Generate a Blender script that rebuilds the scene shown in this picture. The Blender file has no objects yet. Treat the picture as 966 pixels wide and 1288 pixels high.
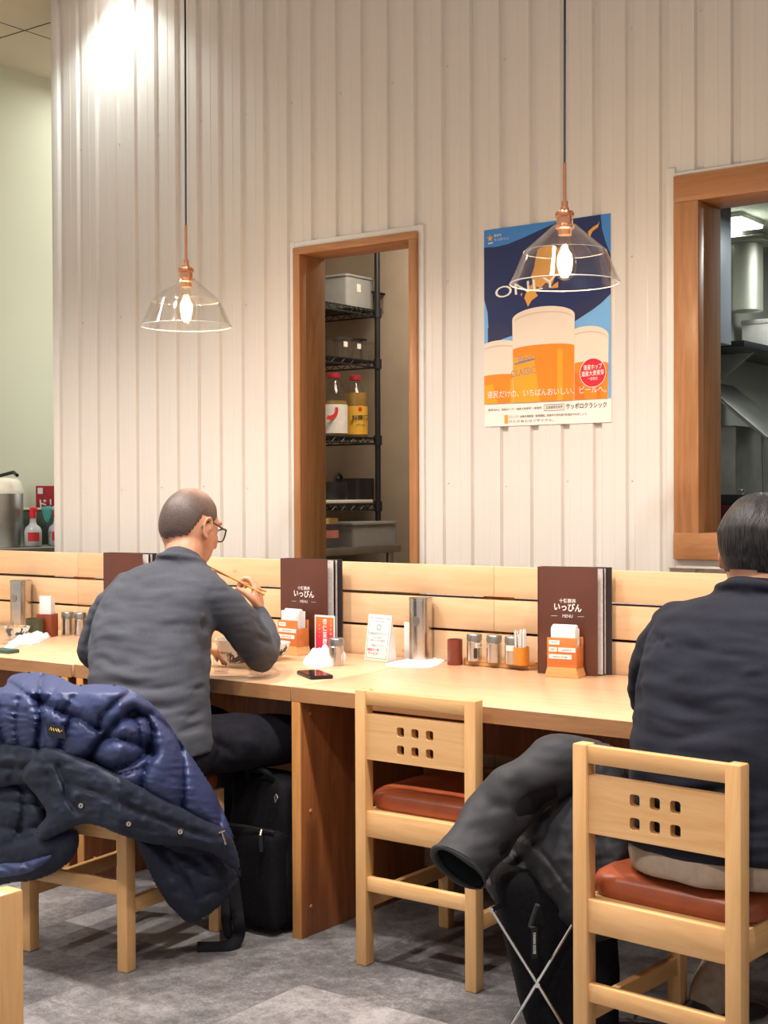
import bpy, bmesh, math, random
from mathutils import Vector, Matrix, noise, Quaternion
random.seed(7)
R_ = math.radians
PI = math.pi
COL = bpy.context.scene.collection

# ------------------------------------------------------------------ camera model (966 x 1288 frame)
F, PITCH, YAW, ROLL = 1750.0, 0.0134, 0.6340, -0.0042
CAMH = 1.27
def _cam():
    cp, sp, cy, sy, cr, sr = math.cos(PITCH), math.sin(PITCH), math.cos(YAW), math.sin(YAW), math.cos(ROLL), math.sin(ROLL)
    M = Matrix(((cy, sy, 0), (0, 0, -1), (-sy, cy, 0)))
    Rp = Matrix(((1, 0, 0), (0, cp, -sp), (0, sp, cp)))
    Rr = Matrix(((cr, -sr, 0), (sr, cr, 0), (0, 0, 1)))
    return Rr @ Rp @ M
RC = _cam()
C0 = Vector((0, 0, CAMH))
def ray(x, y): return RC.transposed() @ Vector(((x - 483) / F, (y - 644) / F, 1.0))
def onY(x, y, Y): d = ray(x, y); return C0 + d * (Y / d.y)
def onZ(x, y, z): d = ray(x, y); return C0 + d * ((z - CAMH) / d.z)
def onX(x, y, X): d = ray(x, y); return C0 + d * (X / d.x)
def proj(p):
    c = RC @ (Vector(p) - C0); return Vector((483 + F * c.x / c.z, 644 + F * c.y / c.z, c.z))

# ------------------------------------------------------------------ materials
def new_mat(name):
    m = bpy.data.materials.new(name); m.use_nodes = True
    nt = m.node_tree; b = nt.nodes['Principled BSDF']
    return m, nt, b
def N(nt, t, **kw):
    n = nt.nodes.new(t)
    for k, v in kw.items():
        if k in n.inputs: n.inputs[k].default_value = v
        else: setattr(n, k, v)
    return n
def ramp(nt, stops):
    r = nt.nodes.new('ShaderNodeValToRGB'); e = r.color_ramp.elements
    while len(e) < len(stops): e.new(0.5)
    for i, (p, c) in enumerate(stops):
        e[i].position = p; e[i].color = (*c, 1) if len(c) == 3 else c
    return r
def rgb(h):
    h = h.lstrip('#'); v = [int(h[i:i + 2], 16) / 255 for i in (0, 2, 4)]
    return tuple(c / 12.92 if c <= .04045 else ((c + .055) / 1.055) ** 2.4 for c in v)
def plain(name, col, rough=.5, metal=0., var=.08, scale=30., bump=0., spec=.5, sheen=0., coat=0., **kw):
    """a slightly mottled procedural paint / plastic / metal"""
    if isinstance(col, str): col = rgb(col)
    m, nt, b = new_mat(name)
    tc = N(nt, 'ShaderNodeTexCoord'); no = N(nt, 'ShaderNodeTexNoise', Scale=scale, Detail=5.0)
    nt.links.new(tc.outputs['Object'], no.inputs['Vector'])
    r = ramp(nt, [(.3, tuple(c * (1 - var) for c in col)), (.7, tuple(min(1, c * (1 + var)) for c in col))])
    nt.links.new(no.outputs['Fac'], r.inputs['Fac']); nt.links.new(r.outputs['Color'], b.inputs['Base Color'])
    b.inputs['Roughness'].default_value = rough; b.inputs['Metallic'].default_value = metal
    b.inputs['Specular IOR Level'].default_value = spec
    b.inputs['Sheen Weight'].default_value = sheen; b.inputs['Coat Weight'].default_value = coat
    for k, v in kw.items(): b.inputs[k].default_value = v
    if bump:
        bp = N(nt, 'ShaderNodeBump', Strength=bump, Distance=.002)
        nt.links.new(no.outputs['Fac'], bp.inputs['Height']); nt.links.new(bp.outputs['Normal'], b.inputs['Normal'])
    return m
def wood(name, light, dark, axis='z', scale=9., rough=.42, contrast=1., rings=.5, coat=.0, knots=0):
    light, dark = rgb(light), rgb(dark)
    m, nt, b = new_mat(name)
    tc = N(nt, 'ShaderNodeTexCoord'); oi = N(nt, 'ShaderNodeObjectInfo')
    off = N(nt, 'ShaderNodeVectorMath', operation='SCALE'); cmb = N(nt, 'ShaderNodeCombineXYZ')
    for i in range(3): nt.links.new(oi.outputs['Random'], cmb.inputs[i])
    nt.links.new(cmb.outputs[0], off.inputs[0]); off.inputs['Scale'].default_value = 17.3
    add = N(nt, 'ShaderNodeVectorMath', operation='ADD')
    nt.links.new(tc.outputs['Object'], add.inputs[0]); nt.links.new(off.outputs[0], add.inputs[1])
    mp = N(nt, 'ShaderNodeMapping'); s = [1., 1., 1.]; s['xyz'.index(axis)] = .09
    mp.inputs['Scale'].default_value = s
    nt.links.new(add.outputs[0], mp.inputs['Vector'])
    n1 = N(nt, 'ShaderNodeTexNoise', Scale=scale, Detail=7.0, Roughness=.6, Distortion=.6)
    n2 = N(nt, 'ShaderNodeTexNoise', Scale=scale * 9, Detail=3.0, Roughness=.6)
    for n in (n1, n2): nt.links.new(mp.outputs[0], n.inputs['Vector'])
    w = N(nt, 'ShaderNodeMath', operation='MULTIPLY'); w.inputs[1].default_value = 9 * rings
    nt.links.new(n1.outputs['Fac'], w.inputs[0])
    pp = N(nt, 'ShaderNodeMath', operation='PINGPONG'); pp.inputs[1].default_value = .5
    nt.links.new(w.outputs[0], pp.inputs[0])
    mx = N(nt, 'ShaderNodeMix', data_type='FLOAT'); mx.inputs[0].default_value = .45
    nt.links.new(pp.outputs[0], mx.inputs[2]); nt.links.new(n2.outputs['Fac'], mx.inputs[3])
    r = ramp(nt, [(.5 - .32 / contrast, dark), (.5 + .22 / contrast, light)])
    nt.links.new(mx.outputs[0], r.inputs['Fac'])
    last = r.outputs['Color']
    if knots:
        vo = N(nt, 'ShaderNodeTexVoronoi', Scale=knots)
        mk = N(nt, 'ShaderNodeMapping'); sk = [1., 1., 1.]; sk['xyz'.index(axis)] = .6; mk.inputs['Scale'].default_value = sk
        nt.links.new(add.outputs[0], mk.inputs['Vector']); nt.links.new(mk.outputs[0], vo.inputs['Vector'])
        rk = ramp(nt, [(.018, (1, 1, 1)), (.07, (0, 0, 0))])
        nt.links.new(vo.outputs['Distance'], rk.inputs['Fac'])
        mk2 = N(nt, 'ShaderNodeMix', data_type='RGBA')
        mk2.inputs[7].default_value = (*[c * .45 for c in dark], 1)
        nt.links.new(rk.outputs['Color'], mk2.inputs[0]); nt.links.new(last, mk2.inputs[6]); last = mk2.outputs[2]
    nt.links.new(last, b.inputs['Base Color'])
    b.inputs['Roughness'].default_value = rough; b.inputs['Coat Weight'].default_value = coat
    b.inputs['Coat Roughness'].default_value = .25
    bp = N(nt, 'ShaderNodeBump', Strength=.12, Distance=.001)
    nt.links.new(n2.outputs['Fac'], bp.inputs['Height']); nt.links.new(bp.outputs['Normal'], b.inputs['Normal'])
    return m
def glass(name, col=(1, 1, 1), rough=.0, ior=1.45, thin=True):
    """thin clear glass: mostly see-through with a Fresnel sheen"""
    m, nt, b = new_mat(name)
    if not thin:
        b.inputs['Base Color'].default_value = (*col, 1); b.inputs['Transmission Weight'].default_value = 1
        b.inputs['Roughness'].default_value = rough; b.inputs['IOR'].default_value = ior
        return m
    nt.nodes.remove(b); out = nt.nodes['Material Output']
    tr = N(nt, 'ShaderNodeBsdfTransparent'); tr.inputs['Color'].default_value = (*col, 1)
    gl = N(nt, 'ShaderNodeBsdfGlossy'); gl.inputs['Roughness'].default_value = max(rough, .02)
    fr0 = N(nt, 'ShaderNodeLayerWeight', Blend=.5); fr = N(nt, 'ShaderNodeMath', operation='POWER'); fr.inputs[1].default_value = 3.5
    nt.links.new(fr0.outputs['Facing'], fr.inputs[0]); mu = N(nt, 'ShaderNodeMath', operation='MULTIPLY_ADD')
    mu.inputs[1].default_value = .6; mu.inputs[2].default_value = .04
    mx = N(nt, 'ShaderNodeMixShader')
    nt.links.new(fr.outputs[0], mu.inputs[0]); nt.links.new(mu.outputs[0], mx.inputs[0])
    nt.links.new(tr.outputs[0], mx.inputs[1]); nt.links.new(gl.outputs[0], mx.inputs[2]); nt.links.new(mx.outputs[0], out.inputs['Surface'])
    return m
def emit(name, col, strength):
    m, nt, b = new_mat(name)
    b.inputs['Base Color'].default_value = (*col, 1)
    b.inputs['Emission Color'].default_value = (*col, 1); b.inputs['Emission Strength'].default_value = strength
    return m

# ------------------------------------------------------------------ object helpers
def tag(o, label=None, cat=None, group=None, kind=None):
    if label: o['label'] = label
    if cat: o['category'] = cat
    if group: o['group'] = group
    if kind: o['kind'] = kind
    return o
def thing(name, label, cat, loc=(0, 0, 0), rotz=0, group=None):
    o = bpy.data.objects.new(name, None); COL.objects.link(o)
    o.location = loc; o.rotation_euler = (0, 0, rotz); o.empty_display_size = .05
    return tag(o, label, cat, group)
def copy_tree(o, parent=None):
    c = o.copy(); COL.objects.link(c)
    if parent: c.parent = parent
    for ch in list(o.children): copy_tree(ch, c)
    return c

class MB:
    def __init__(s, origin=(0, 0, 0)):
        s.bm = bmesh.new(); s.mats = []; s.origin = Vector(origin)
    def mi(s, mat):
        if mat not in s.mats: s.mats.append(mat)
        return s.mats.index(mat)
    def _tag(s, faces, mat):
        i = s.mi(mat)
        for f in faces: f.material_index = i
    def box(s, x0, x1, y0, y1, z0, z1, mat, bev=0., mtx=None, seg=2):
        b = bmesh.new()
        bmesh.ops.create_cube(b, size=1, matrix=Matrix.Translation(((x0 + x1) / 2, (y0 + y1) / 2, (z0 + z1) / 2)) @ Matrix.Diagonal((abs(x1 - x0), abs(y1 - y0), abs(z1 - z0), 1)))
        if bev: bmesh.ops.bevel(b, geom=b.edges[:], offset=bev, segments=seg, affect='EDGES', profile=.5)
        s.join(b, mat, mtx); return s
    def join(s, b, mat, mtx=None):
        if mtx is not None: bmesh.ops.transform(b, matrix=mtx, verts=b.verts)
        i = s.mi(mat); vm = {}
        for v in b.verts: vm[v] = s.bm.verts.new(v.co)
        for f in b.faces:
            try: nf = s.bm.faces.new([vm[v] for v in f.verts]); nf.material_index = i
            except ValueError: pass
        b.free()
    def mesh(s, me, mat, mtx=None):
        b = bmesh.new(); b.from_mesh(me); s.join(b, mat, mtx)
    def poly(s, pts, mat):
        vs = [s.bm.verts.new(p) for p in pts]; f = s.bm.faces.new(vs); f.material_index = s.mi(mat); return f
    def prism(s, pts, depth, mat, mtx=None, bev=0.):
        """pts in XY, extruded along +Z by depth"""
        b = bmesh.new(); vs = [b.verts.new((p[0], p[1], 0)) for p in pts]; f = b.faces.new(vs)
        r = bmesh.ops.extrude_face_region(b, geom=[f])
        bmesh.ops.translate(b, vec=(0, 0, depth), verts=[g for g in r['geom'] if isinstance(g, bmesh.types.BMVert)])
        bmesh.ops.recalc_face_normals(b, faces=b.faces)
        if bev: bmesh.ops.bevel(b, geom=b.edges[:], offset=bev, segments=2, affect='EDGES')
        s.join(b, mat, mtx); return s
    def lathe(s, prof, mat, seg=32, mtx=None, close=False):
        """prof: (r, z) list, around Z"""
        b = bmesh.new(); rings = []
        for r, z in prof:
            if r < 1e-6: rings.append([b.verts.new((0, 0, z))])
            else: rings.append([b.verts.new((r * math.cos(2 * PI * k / seg), r * math.sin(2 * PI * k / seg), z)) for k in range(seg)])
        for a, c in zip(rings, rings[1:]):
            for k in range(seg):
                q = [a[k % len(a)], a[(k + 1) % len(a)], c[(k + 1) % len(c)], c[k % len(c)]]
                q = [v for i, v in enumerate(q) if v not in q[:i]]
                if len(q) > 2: b.faces.new(q)
        bmesh.ops.recalc_face_normals(b, faces=b.faces)
        s.join(b, mat, mtx); return s
    def cyl(s, c, r, z0, z1, mat, seg=24, bev=.0):
        e = min(bev, r * .5) if bev else 0
        p = [(0, z0), (r - e, z0), (r, z0 + e), (r, z1 - e), (r - e, z1), (0, z1)] if e else [(0, z0), (r, z0), (r, z1), (0, z1)]
        return s.lathe(p, mat, seg, Matrix.Translation((c[0], c[1], 0)))
    def tube(s, pts, rad, mat, n=10, closed=False, mtx=None, side=None, cap=True):
        b = bmesh.new(); tube_bm(b, pts, rad, n, closed, side, cap); s.join(b, mat, mtx); return s
    def text(s, body, size, mtx, mat, align='CENTER', ext=0., space=1., sx=1., font_off=0.):
        me = text_mesh(body, align, space, font_off)
        b = bmesh.new(); b.from_mesh(me)
        bmesh.ops.transform(b, matrix=Matrix.Diagonal((size * sx, size, 1, 1)), verts=b.verts)
        s.join(b, mat, mtx); return s
    def build(s, name, parent=None, smooth=35, **tags):
        if s.origin.length: bmesh.ops.translate(s.bm, vec=-s.origin, verts=s.bm.verts)
        me = bpy.data.meshes.new(name); s.bm.to_mesh(me); s.bm.free()
        for m in s.mats: me.materials.append(m)
        if smooth is not None:
            me.polygons.foreach_set('use_smooth', [True] * len(me.polygons)); me.set_sharp_from_angle(angle=R_(smooth))
        o = bpy.data.objects.new(name, me); COL.objects.link(o)
        if parent is not None: o.parent = parent
        else: o.location = s.origin
        return tag(o, tags.get('label'), tags.get('category'), tags.get('group'), tags.get('kind'))
_tc = {}
def text_mesh(body, align='CENTER', space=1., off=0.):
    k = (body, align, space, off)
    if k not in _tc:
        c = bpy.data.curves.new('t', 'FONT'); c.body = body; c.align_x = align; c.align_y = 'CENTER'; c.size = 1; c.space_character = space
        c.resolution_u = 3; c.offset = off
        o = bpy.data.objects.new('t', c); COL.objects.link(o); bpy.context.view_layer.update()
        me = bpy.data.meshes.new_from_object(o.evaluated_get(bpy.context.evaluated_depsgraph_get()))
        bpy.data.objects.remove(o); bpy.data.curves.remove(c); _tc[k] = me
    return _tc[k]
def up_xz(loc, rot=0., tilt=0., yaw=0.):
    """matrix: XY drawing plane stood up so it faces -Y; rot in its plane, tilt back, yaw about Z"""
    return Matrix.Translation(loc) @ Matrix.Rotation(yaw, 4, 'Z') @ Matrix.Rotation(PI / 2 + tilt, 4, 'X') @ Matrix.Rotation(rot, 4, 'Z')
def tube_bm(b, pts, rad, n=10, closed=False, side=None, cap=True):
    pts = [Vector(p) for p in pts]; m = len(pts)
    if not isinstance(rad, (list, tuple)): rad = [rad] * m
    T = []
    for i in range(m):
        a = pts[(i - 1) % m] if (closed or i) else pts[0]; c = pts[(i + 1) % m] if (closed or i < m - 1) else pts[-1]
        t = (c - a); T.append(t.normalized() if t.length > 1e-9 else Vector((0, 0, 1)))
    u = Vector(side) if side is not None else (Vector((0, 0, 1)) if abs(T[0].z) < .9 else Vector((1, 0, 0)))
    rings = []
    for i in range(m):
        u = (u - T[i] * u.dot(T[i])).normalized(); v = T[i].cross(u)
        r = rad[i]; ra, rb = (r, r) if not isinstance(r, (list, tuple)) else r
        rings.append([b.verts.new(pts[i] + u * (ra * math.cos(2 * PI * k / n)) + v * (rb * math.sin(2 * PI * k / n))) for k in range(n)])
    for i in range(m if closed else m - 1):
        A, B = rings[i], rings[(i + 1) % m]
        for k in range(n): b.faces.new((A[k], A[(k + 1) % n], B[(k + 1) % n], B[k]))
    if not closed and cap:
        b.faces.new(rings[0][::-1]); b.faces.new(rings[-1])
    bmesh.ops.recalc_face_normals(b, faces=b.faces)
def spline(pts, k=8):
    """Catmull-Rom through points (any dimension)"""
    P = [Vector(p) for p in pts]; out = []
    for i in range(len(P) - 1):
        p0, p1, p2, p3 = P[max(i - 1, 0)], P[i], P[i + 1], P[min(i + 2, len(P) - 1)]
        for j in range(k):
            t = j / k
            out.append(.5 * ((2 * p1) + (p2 - p0) * t + (2 * p0 - 5 * p1 + 4 * p2 - p3) * t * t + (3 * p1 - p0 - 3 * p2 + p3) * t ** 3))
    out.append(P[-1]); return out
def ball(b, c, r, rot=None, n=20):
    m = Matrix.Translation(c) @ (rot.to_4x4() if rot is not None else Matrix.Identity(4)) @ Matrix.Diagonal((*r, 1))
    bmesh.ops.create_uvsphere(b, u_segments=n, v_segments=n // 2 + 2, radius=1, matrix=m)
def limb(b, pts, rad, n=16, side=None, k=6):
    """a tapering limb with round ends"""
    P4 = [Vector((*p, r)) for p, r in zip(pts, rad)] if not isinstance(rad[0], (tuple, list)) else None
    sp = spline(P4, k); pp = [Vector(v[:3]) for v in sp]; rr = [v[3] for v in sp]
    d0 = (pp[0] - pp[1]).normalized(); d1 = (pp[-1] - pp[-2]).normalized()
    A = [(pp[0] + d0 * rr[0] * math.sin(a), rr[0] * math.cos(a)) for a in (1.4, 1.0, .55)]
    B = [(pp[-1] + d1 * rr[-1] * math.sin(a), rr[-1] * math.cos(a)) for a in (.55, 1.0, 1.4)]
    al = A + list(zip(pp, rr)) + B
    tube_bm(b, [a[0] for a in al], [a[1] for a in al], n, side=side)
def rings_solid(b, rings, n=28):
    """rings: (centre, half_a, half_b, axis_a, axis_b, power)"""
    R = []
    for c, ha, hb, ax, bx, pw in rings:
        c, ax, bx = Vector(c), Vector(ax), Vector(bx); L = []
        for k in range(n):
            t = 2 * PI * k / n; ct, st = math.cos(t), math.sin(t)
            L.append(b.verts.new(c + ax * (ha * math.copysign(abs(ct) ** (2 / pw), ct)) + bx * (hb * math.copysign(abs(st) ** (2 / pw), st))))
        R.append(L)
    for A, B in zip(R, R[1:]):
        for k in range(n): b.faces.new((A[k], A[(k + 1) % n], B[(k + 1) % n], B[k]))
    b.faces.new(R[0][::-1]); b.faces.new(R[-1])
    bmesh.ops.recalc_face_normals(b, faces=b.faces)
def remesh(b, voxel, smooth=6):
    """union of everything in the bmesh as one continuous skin; returns a new bmesh"""
    me = bpy.data.meshes.new('tmp'); b.to_mesh(me); b.free()
    o = bpy.data.objects.new('tmp', me); COL.objects.link(o)
    r = o.modifiers.new('r', 'REMESH'); r.mode = 'VOXEL'; r.voxel_size = voxel; r.use_smooth_shade = True
    if smooth:
        sm = o.modifiers.new('s', 'SMOOTH'); sm.factor = .5; sm.iterations = smooth
    bpy.context.view_layer.update()
    m2 = bpy.data.meshes.new_from_object(o.evaluated_get(bpy.context.evaluated_depsgraph_get()))
    bpy.data.objects.remove(o); nb = bmesh.new(); nb.from_mesh(m2); bpy.data.meshes.remove(m2); bpy.data.meshes.remove(me)
    nb.normal_update()
    return nb
def seg_d(px, py, A, B):
    ax, ay = A; bx, by = B; dx, dy = bx - ax, by - ay
    L = dx * dx + dy * dy; t = 0 if L == 0 else max(0, min(1, ((px - ax) * dx + (py - ay) * dy) / L))
    qx, qy = ax + t * dx, ay + t * dy
    return math.hypot(px - qx, py - qy), qx, qy, t
def poly_d(px, py, P, closed=False):
    best = (1e9, 0, 0)
    for i in range(len(P) if closed else len(P) - 1):
        d = seg_d(px, py, P[i], P[(i + 1) % len(P)])
        if d[0] < best[0]: best = d[:3]
    return best
def inside(px, py, P):
    r = False; j = len(P) - 1
    for i in range(len(P)):
        if (P[i][1] > py) != (P[j][1] > py) and px < (P[j][0] - P[i][0]) * (py - P[i][1]) / (P[j][1] - P[i][1]) + P[i][0]: r = not r
        j = i
    return r
def smooth_poly(P, k=5):
    Q = [Vector((*p, 0)) for p in P]; out = []; m = len(Q)
    for i in range(m):
        p0, p1, p2, p3 = Q[i - 1], Q[i], Q[(i + 1) % m], Q[(i + 2) % m]
        for j in range(k):
            t = j / k; v = .5 * ((2 * p1) + (p2 - p0) * t + (2 * p0 - 5 * p1 + 4 * p2 - p3) * t * t + (3 * p1 - p0 - 3 * p2 + p3) * t ** 3)
            out.append((v.x, v.y))
    return out
def puff(poly, Yf, thick, mat, creases=(), step=3., nz=(.006, 30.), back=.02, edge=14., mb=None, smooth=2, sharp=False, wr=0., cusp=False, pucker=0.):
    """a stuffed cloth panel with real thickness: outline drawn in the sketch frame, set at its own distance Yf(px,py);
    front bulges by thick, sinks along creases ((polyline), depth, width)"""
    P = poly if sharp else smooth_poly(poly)
    x0, x1 = min(p[0] for p in P), max(p[0] for p in P); y0, y1 = min(p[1] for p in P), max(p[1] for p in P)
    nx, ny = int((x1 - x0) / step) + 2, int((y1 - y0) / step) + 2
    G = {}
    for i in range(nx):
        for j in range(ny):
            x, y = x0 + (i - .5) * step, y0 + (j - .5) * step
            d, qx, qy = poly_d(x, y, P, True)
            if inside(x, y, P):
                G[i, j] = (x, y, d) if d > step * .45 else (qx, qy, 0.)
            elif d < step * .75: G[i, j] = (qx, qy, 0.)
    b = bmesh.new(); fv, bv = {}, {}
    for k, (x, y, d) in G.items():
        Y = Yf(x, y); e = 1 - math.exp(-d / edge)
        h = thick * e
        nd, nq = 1e9, 0
        for cr, dep, wid in creases:
            dd, qx, qy = poly_d(x, y, cr)
            if dd < wid * 5: h -= dep * (math.exp(-dd / wid) if cusp else math.exp(-(dd / wid) ** 2)) * min(1, d / 4)
            if dd < nd: nd, nq = dd, qx * .7 + qy
        if d > 0:
            if pucker and nd < 30: h += pucker * e * math.exp(-nd / 9) * min(1, nd / 2) * noise.noise(Vector((nq / 3.2, nd / 40, thick * 17)))
            h += e * wr * (1 - 2.2 * abs(noise.noise(Vector((x / 13 + 3 * noise.noise(Vector((x / 40, y / 40, 1))), y / 7, thick * 33)))))
            h += e * nz[0] * (noise.noise(Vector((x / nz[1], y / nz[1], thick * 91))) + .5 * noise.noise(Vector((x / nz[1] * 2.3, y / nz[1] * 2.3, 7 + thick * 50))))
        fv[k] = b.verts.new(onY(x, y, Y - h))
        bv[k] = fv[k] if d == 0 else b.verts.new(onY(x, y, Y + back * e))
    for (i, j) in G:
        q = [(i, j), (i + 1, j), (i + 1, j + 1), (i, j + 1)]
        if not all(c in G for c in q): continue
        if all(G[c][2] == 0 for c in q):
            cx = sum(G[c][0] for c in q) / 4; cy = sum(G[c][1] for c in q) / 4
            if not inside(cx, cy, P): continue
        for D, rev in ((fv, 0), (bv, 1)):
            vs = [D[c] for c in q]; vs = vs[::-1] if rev else vs
            try: b.faces.new(vs)
            except ValueError: pass
    bmesh.ops.remove_doubles(b, verts=b.verts, dist=1e-5)
    loose = [v for v in b.verts if not v.link_faces]; bmesh.ops.delete(b, geom=loose, context='VERTS')
    for _ in range(smooth): bmesh.ops.smooth_vert(b, verts=[v for v in b.verts], factor=.35, use_axis_x=True, use_axis_y=True, use_axis_z=True)
    bmesh.ops.recalc_face_normals(b, faces=b.faces)
    if mb is None: return b
    mb.join(b, mat); return mb
def carve(b, creases, camface=True, noise_amp=0., nscale=12., drape=0.):
    """cloth folds: sink / raise the skin along lines drawn in the sketch frame, on the side that faces the sketch"""
    b.normal_update()
    for v in b.verts:
        s = proj(v.co); n = v.normal.copy(); f = n.dot((C0 - v.co).normalized())
        h = noise_amp * noise.noise(v.co * nscale)
        if drape:
            q = v.co + Vector((0, 0, .03 * noise.noise(v.co * 5)))
            h += drape * noise.noise(Vector((q.x * 7, q.y * 7, q.z * 26))) + drape * .5 * noise.noise(Vector((q.x * 15, q.y * 15, q.z * 60 + 9)))
        if f > .05 or not camface:
            for cr, dep, wid in creases:
                xs = [c[0] for c in cr]; ys = [c[1] for c in cr]
                if s.x < min(xs) - 3 * wid or s.x > max(xs) + 3 * wid or s.y < min(ys) - 3 * wid or s.y > max(ys) + 3 * wid: continue
                d = poly_d(s.x, s.y, cr)[0]; L = math.hypot(cr[-1][0] - cr[0][0], cr[-1][1] - cr[0][1]) * .45 + 1e-6
                te = min(1, min(math.hypot(s.x - cr[0][0], s.y - cr[0][1]), math.hypot(s.x - cr[-1][0], s.y - cr[-1][1])) / L)
                h -= 1.25 * te * te * (3 - 2 * te) * dep * math.exp(-(d / wid) ** 2) * min(1, max(0, f * 2.5))
        v.co += n * h
# ------------------------------------------------------------------ palette
M = {}
M['chair_z'] = wood('chair_wood_upright', '#dcb27e', '#ca9860', 'z', 14, .4, .8, .5, .15)
M['chair_x'] = wood('chair_wood_rail', '#e0b684', '#cc9a62', 'x', 12, .4, .8, .7, .15)
M['chair_y'] = wood('chair_wood_side', '#dcb27e', '#ca9860', 'y', 14, .4, .8, .5, .15)
M['leather'] = plain('tan_leather', '#93482a', .34, var=.12, scale=14, bump=.15, spec=.5)
M['top'] = wood('counter_veneer', '#e4bf9c', '#cfa078', 'x', 7, .33, .85, 1.1, .2)
M['top_edge'] = wood('counter_edge', '#b98a60', '#9a6a44', 'x', 9, .45, .9, .6)
M['panel'] = wood('counter_panel', '#a8683c', '#7f4724', 'z', 8, .5, .9, .7)
M['panel_edge'] = wood('counter_panel_edge', '#d39a5c', '#b2773f', 'z', 12, .5, .9, .4)
M['pine'] = wood('pine_board', '#efd0aa', '#e3b88c', 'x', 5, .5, .8, .9, 0, 5.5)
M['pine_dark'] = wood('pine_prop', '#c98c55', '#a8693a', 'z', 8, .6)
M['backing'] = wood('dark_backing', '#6a4a34', '#4a3222', 'x', 6, .7)
M['frame_z'] = wood('reddish_frame_upright', '#c08c5e', '#a06c42', 'z', 8, .45, .9, .8, .15)
M['frame_x'] = wood('reddish_frame_rail', '#c08c5e', '#a06c42', 'x', 8, .45, .9, .8, .15)
M['frame_y'] = wood('reveal_board', '#a87e50', '#865a32', 'z', 9, .75, .9, .6)
M['steel'] = plain('brushed_steel', (.62, .60, .57), .22, 1., .06, 60)
M['steel_dull'] = plain('dull_steel', (.42, .42, .40), .38, 1., .1, 18)
M['chrome'] = plain('chrome_rod', (.75, .75, .75), .15, 1., .03)
M['copper'] = plain('copper', (.80, .38, .22), .25, 1., .06, 40)
M['black_wire'] = plain('black_wire', '#16161c', .45, var=.1)
M['white_paper'] = plain('white_paper', (.76, .76, .755), .8, var=.02, scale=20)
M['ink'] = plain('black_ink', (.03, .03, .03), .6)
M['white_ink'] = plain('white_print', (.85, .85, .84), .5, var=.02)
M['dark'] = plain('dark_board', '#2a211d', .7)

# metal sheet wall
def wall_mat():
    m, nt, b = new_mat('ivory_metal_siding')
    tc = N(nt, 'ShaderNodeTexCoord'); mp = N(nt, 'ShaderNodeMapping'); mp.inputs['Scale'].default_value = (60, 60, .6)
    no = N(nt, 'ShaderNodeTexNoise', Scale=3., Detail=3.); nt.links.new(tc.outputs['Object'], mp.inputs[0]); nt.links.new(mp.outputs[0], no.inputs['Vector'])
    r = ramp(nt, [(.2, (.71, .672, .635)), (.8, (.74, .70, .662))]); nt.links.new(no.outputs['Fac'], r.inputs[0]); nt.links.new(r.outputs[0], b.inputs['Base Color'])
    b.inputs['Roughness'].default_value = .36
    bp = N(nt, 'ShaderNodeBump', Strength=.05, Distance=.001); nt.links.new(no.outputs['Fac'], bp.inputs['Height']); nt.links.new(bp.outputs[0], b.inputs['Normal'])
    return m
M['wall'] = wall_mat()
M['trim'] = plain('ivory_trim', (.76, .74, .71), .4, var=.02)
M['screw'] = plain('screw_head', (.62, .60, .57), .4, var=.05)
M['green_wall'] = plain('pale_green_wall', (.62, .63, .50), .6, var=.03, scale=2)
M['ceiling'] = plain('ceiling_panel', (.66, .58, .46), .8, var=.03, scale=3)
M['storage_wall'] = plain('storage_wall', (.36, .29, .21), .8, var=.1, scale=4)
M['kitchen_wall'] = plain('kitchen_steel_wall', (.40, .41, .36), .5, .35, .12, 3)

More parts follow.
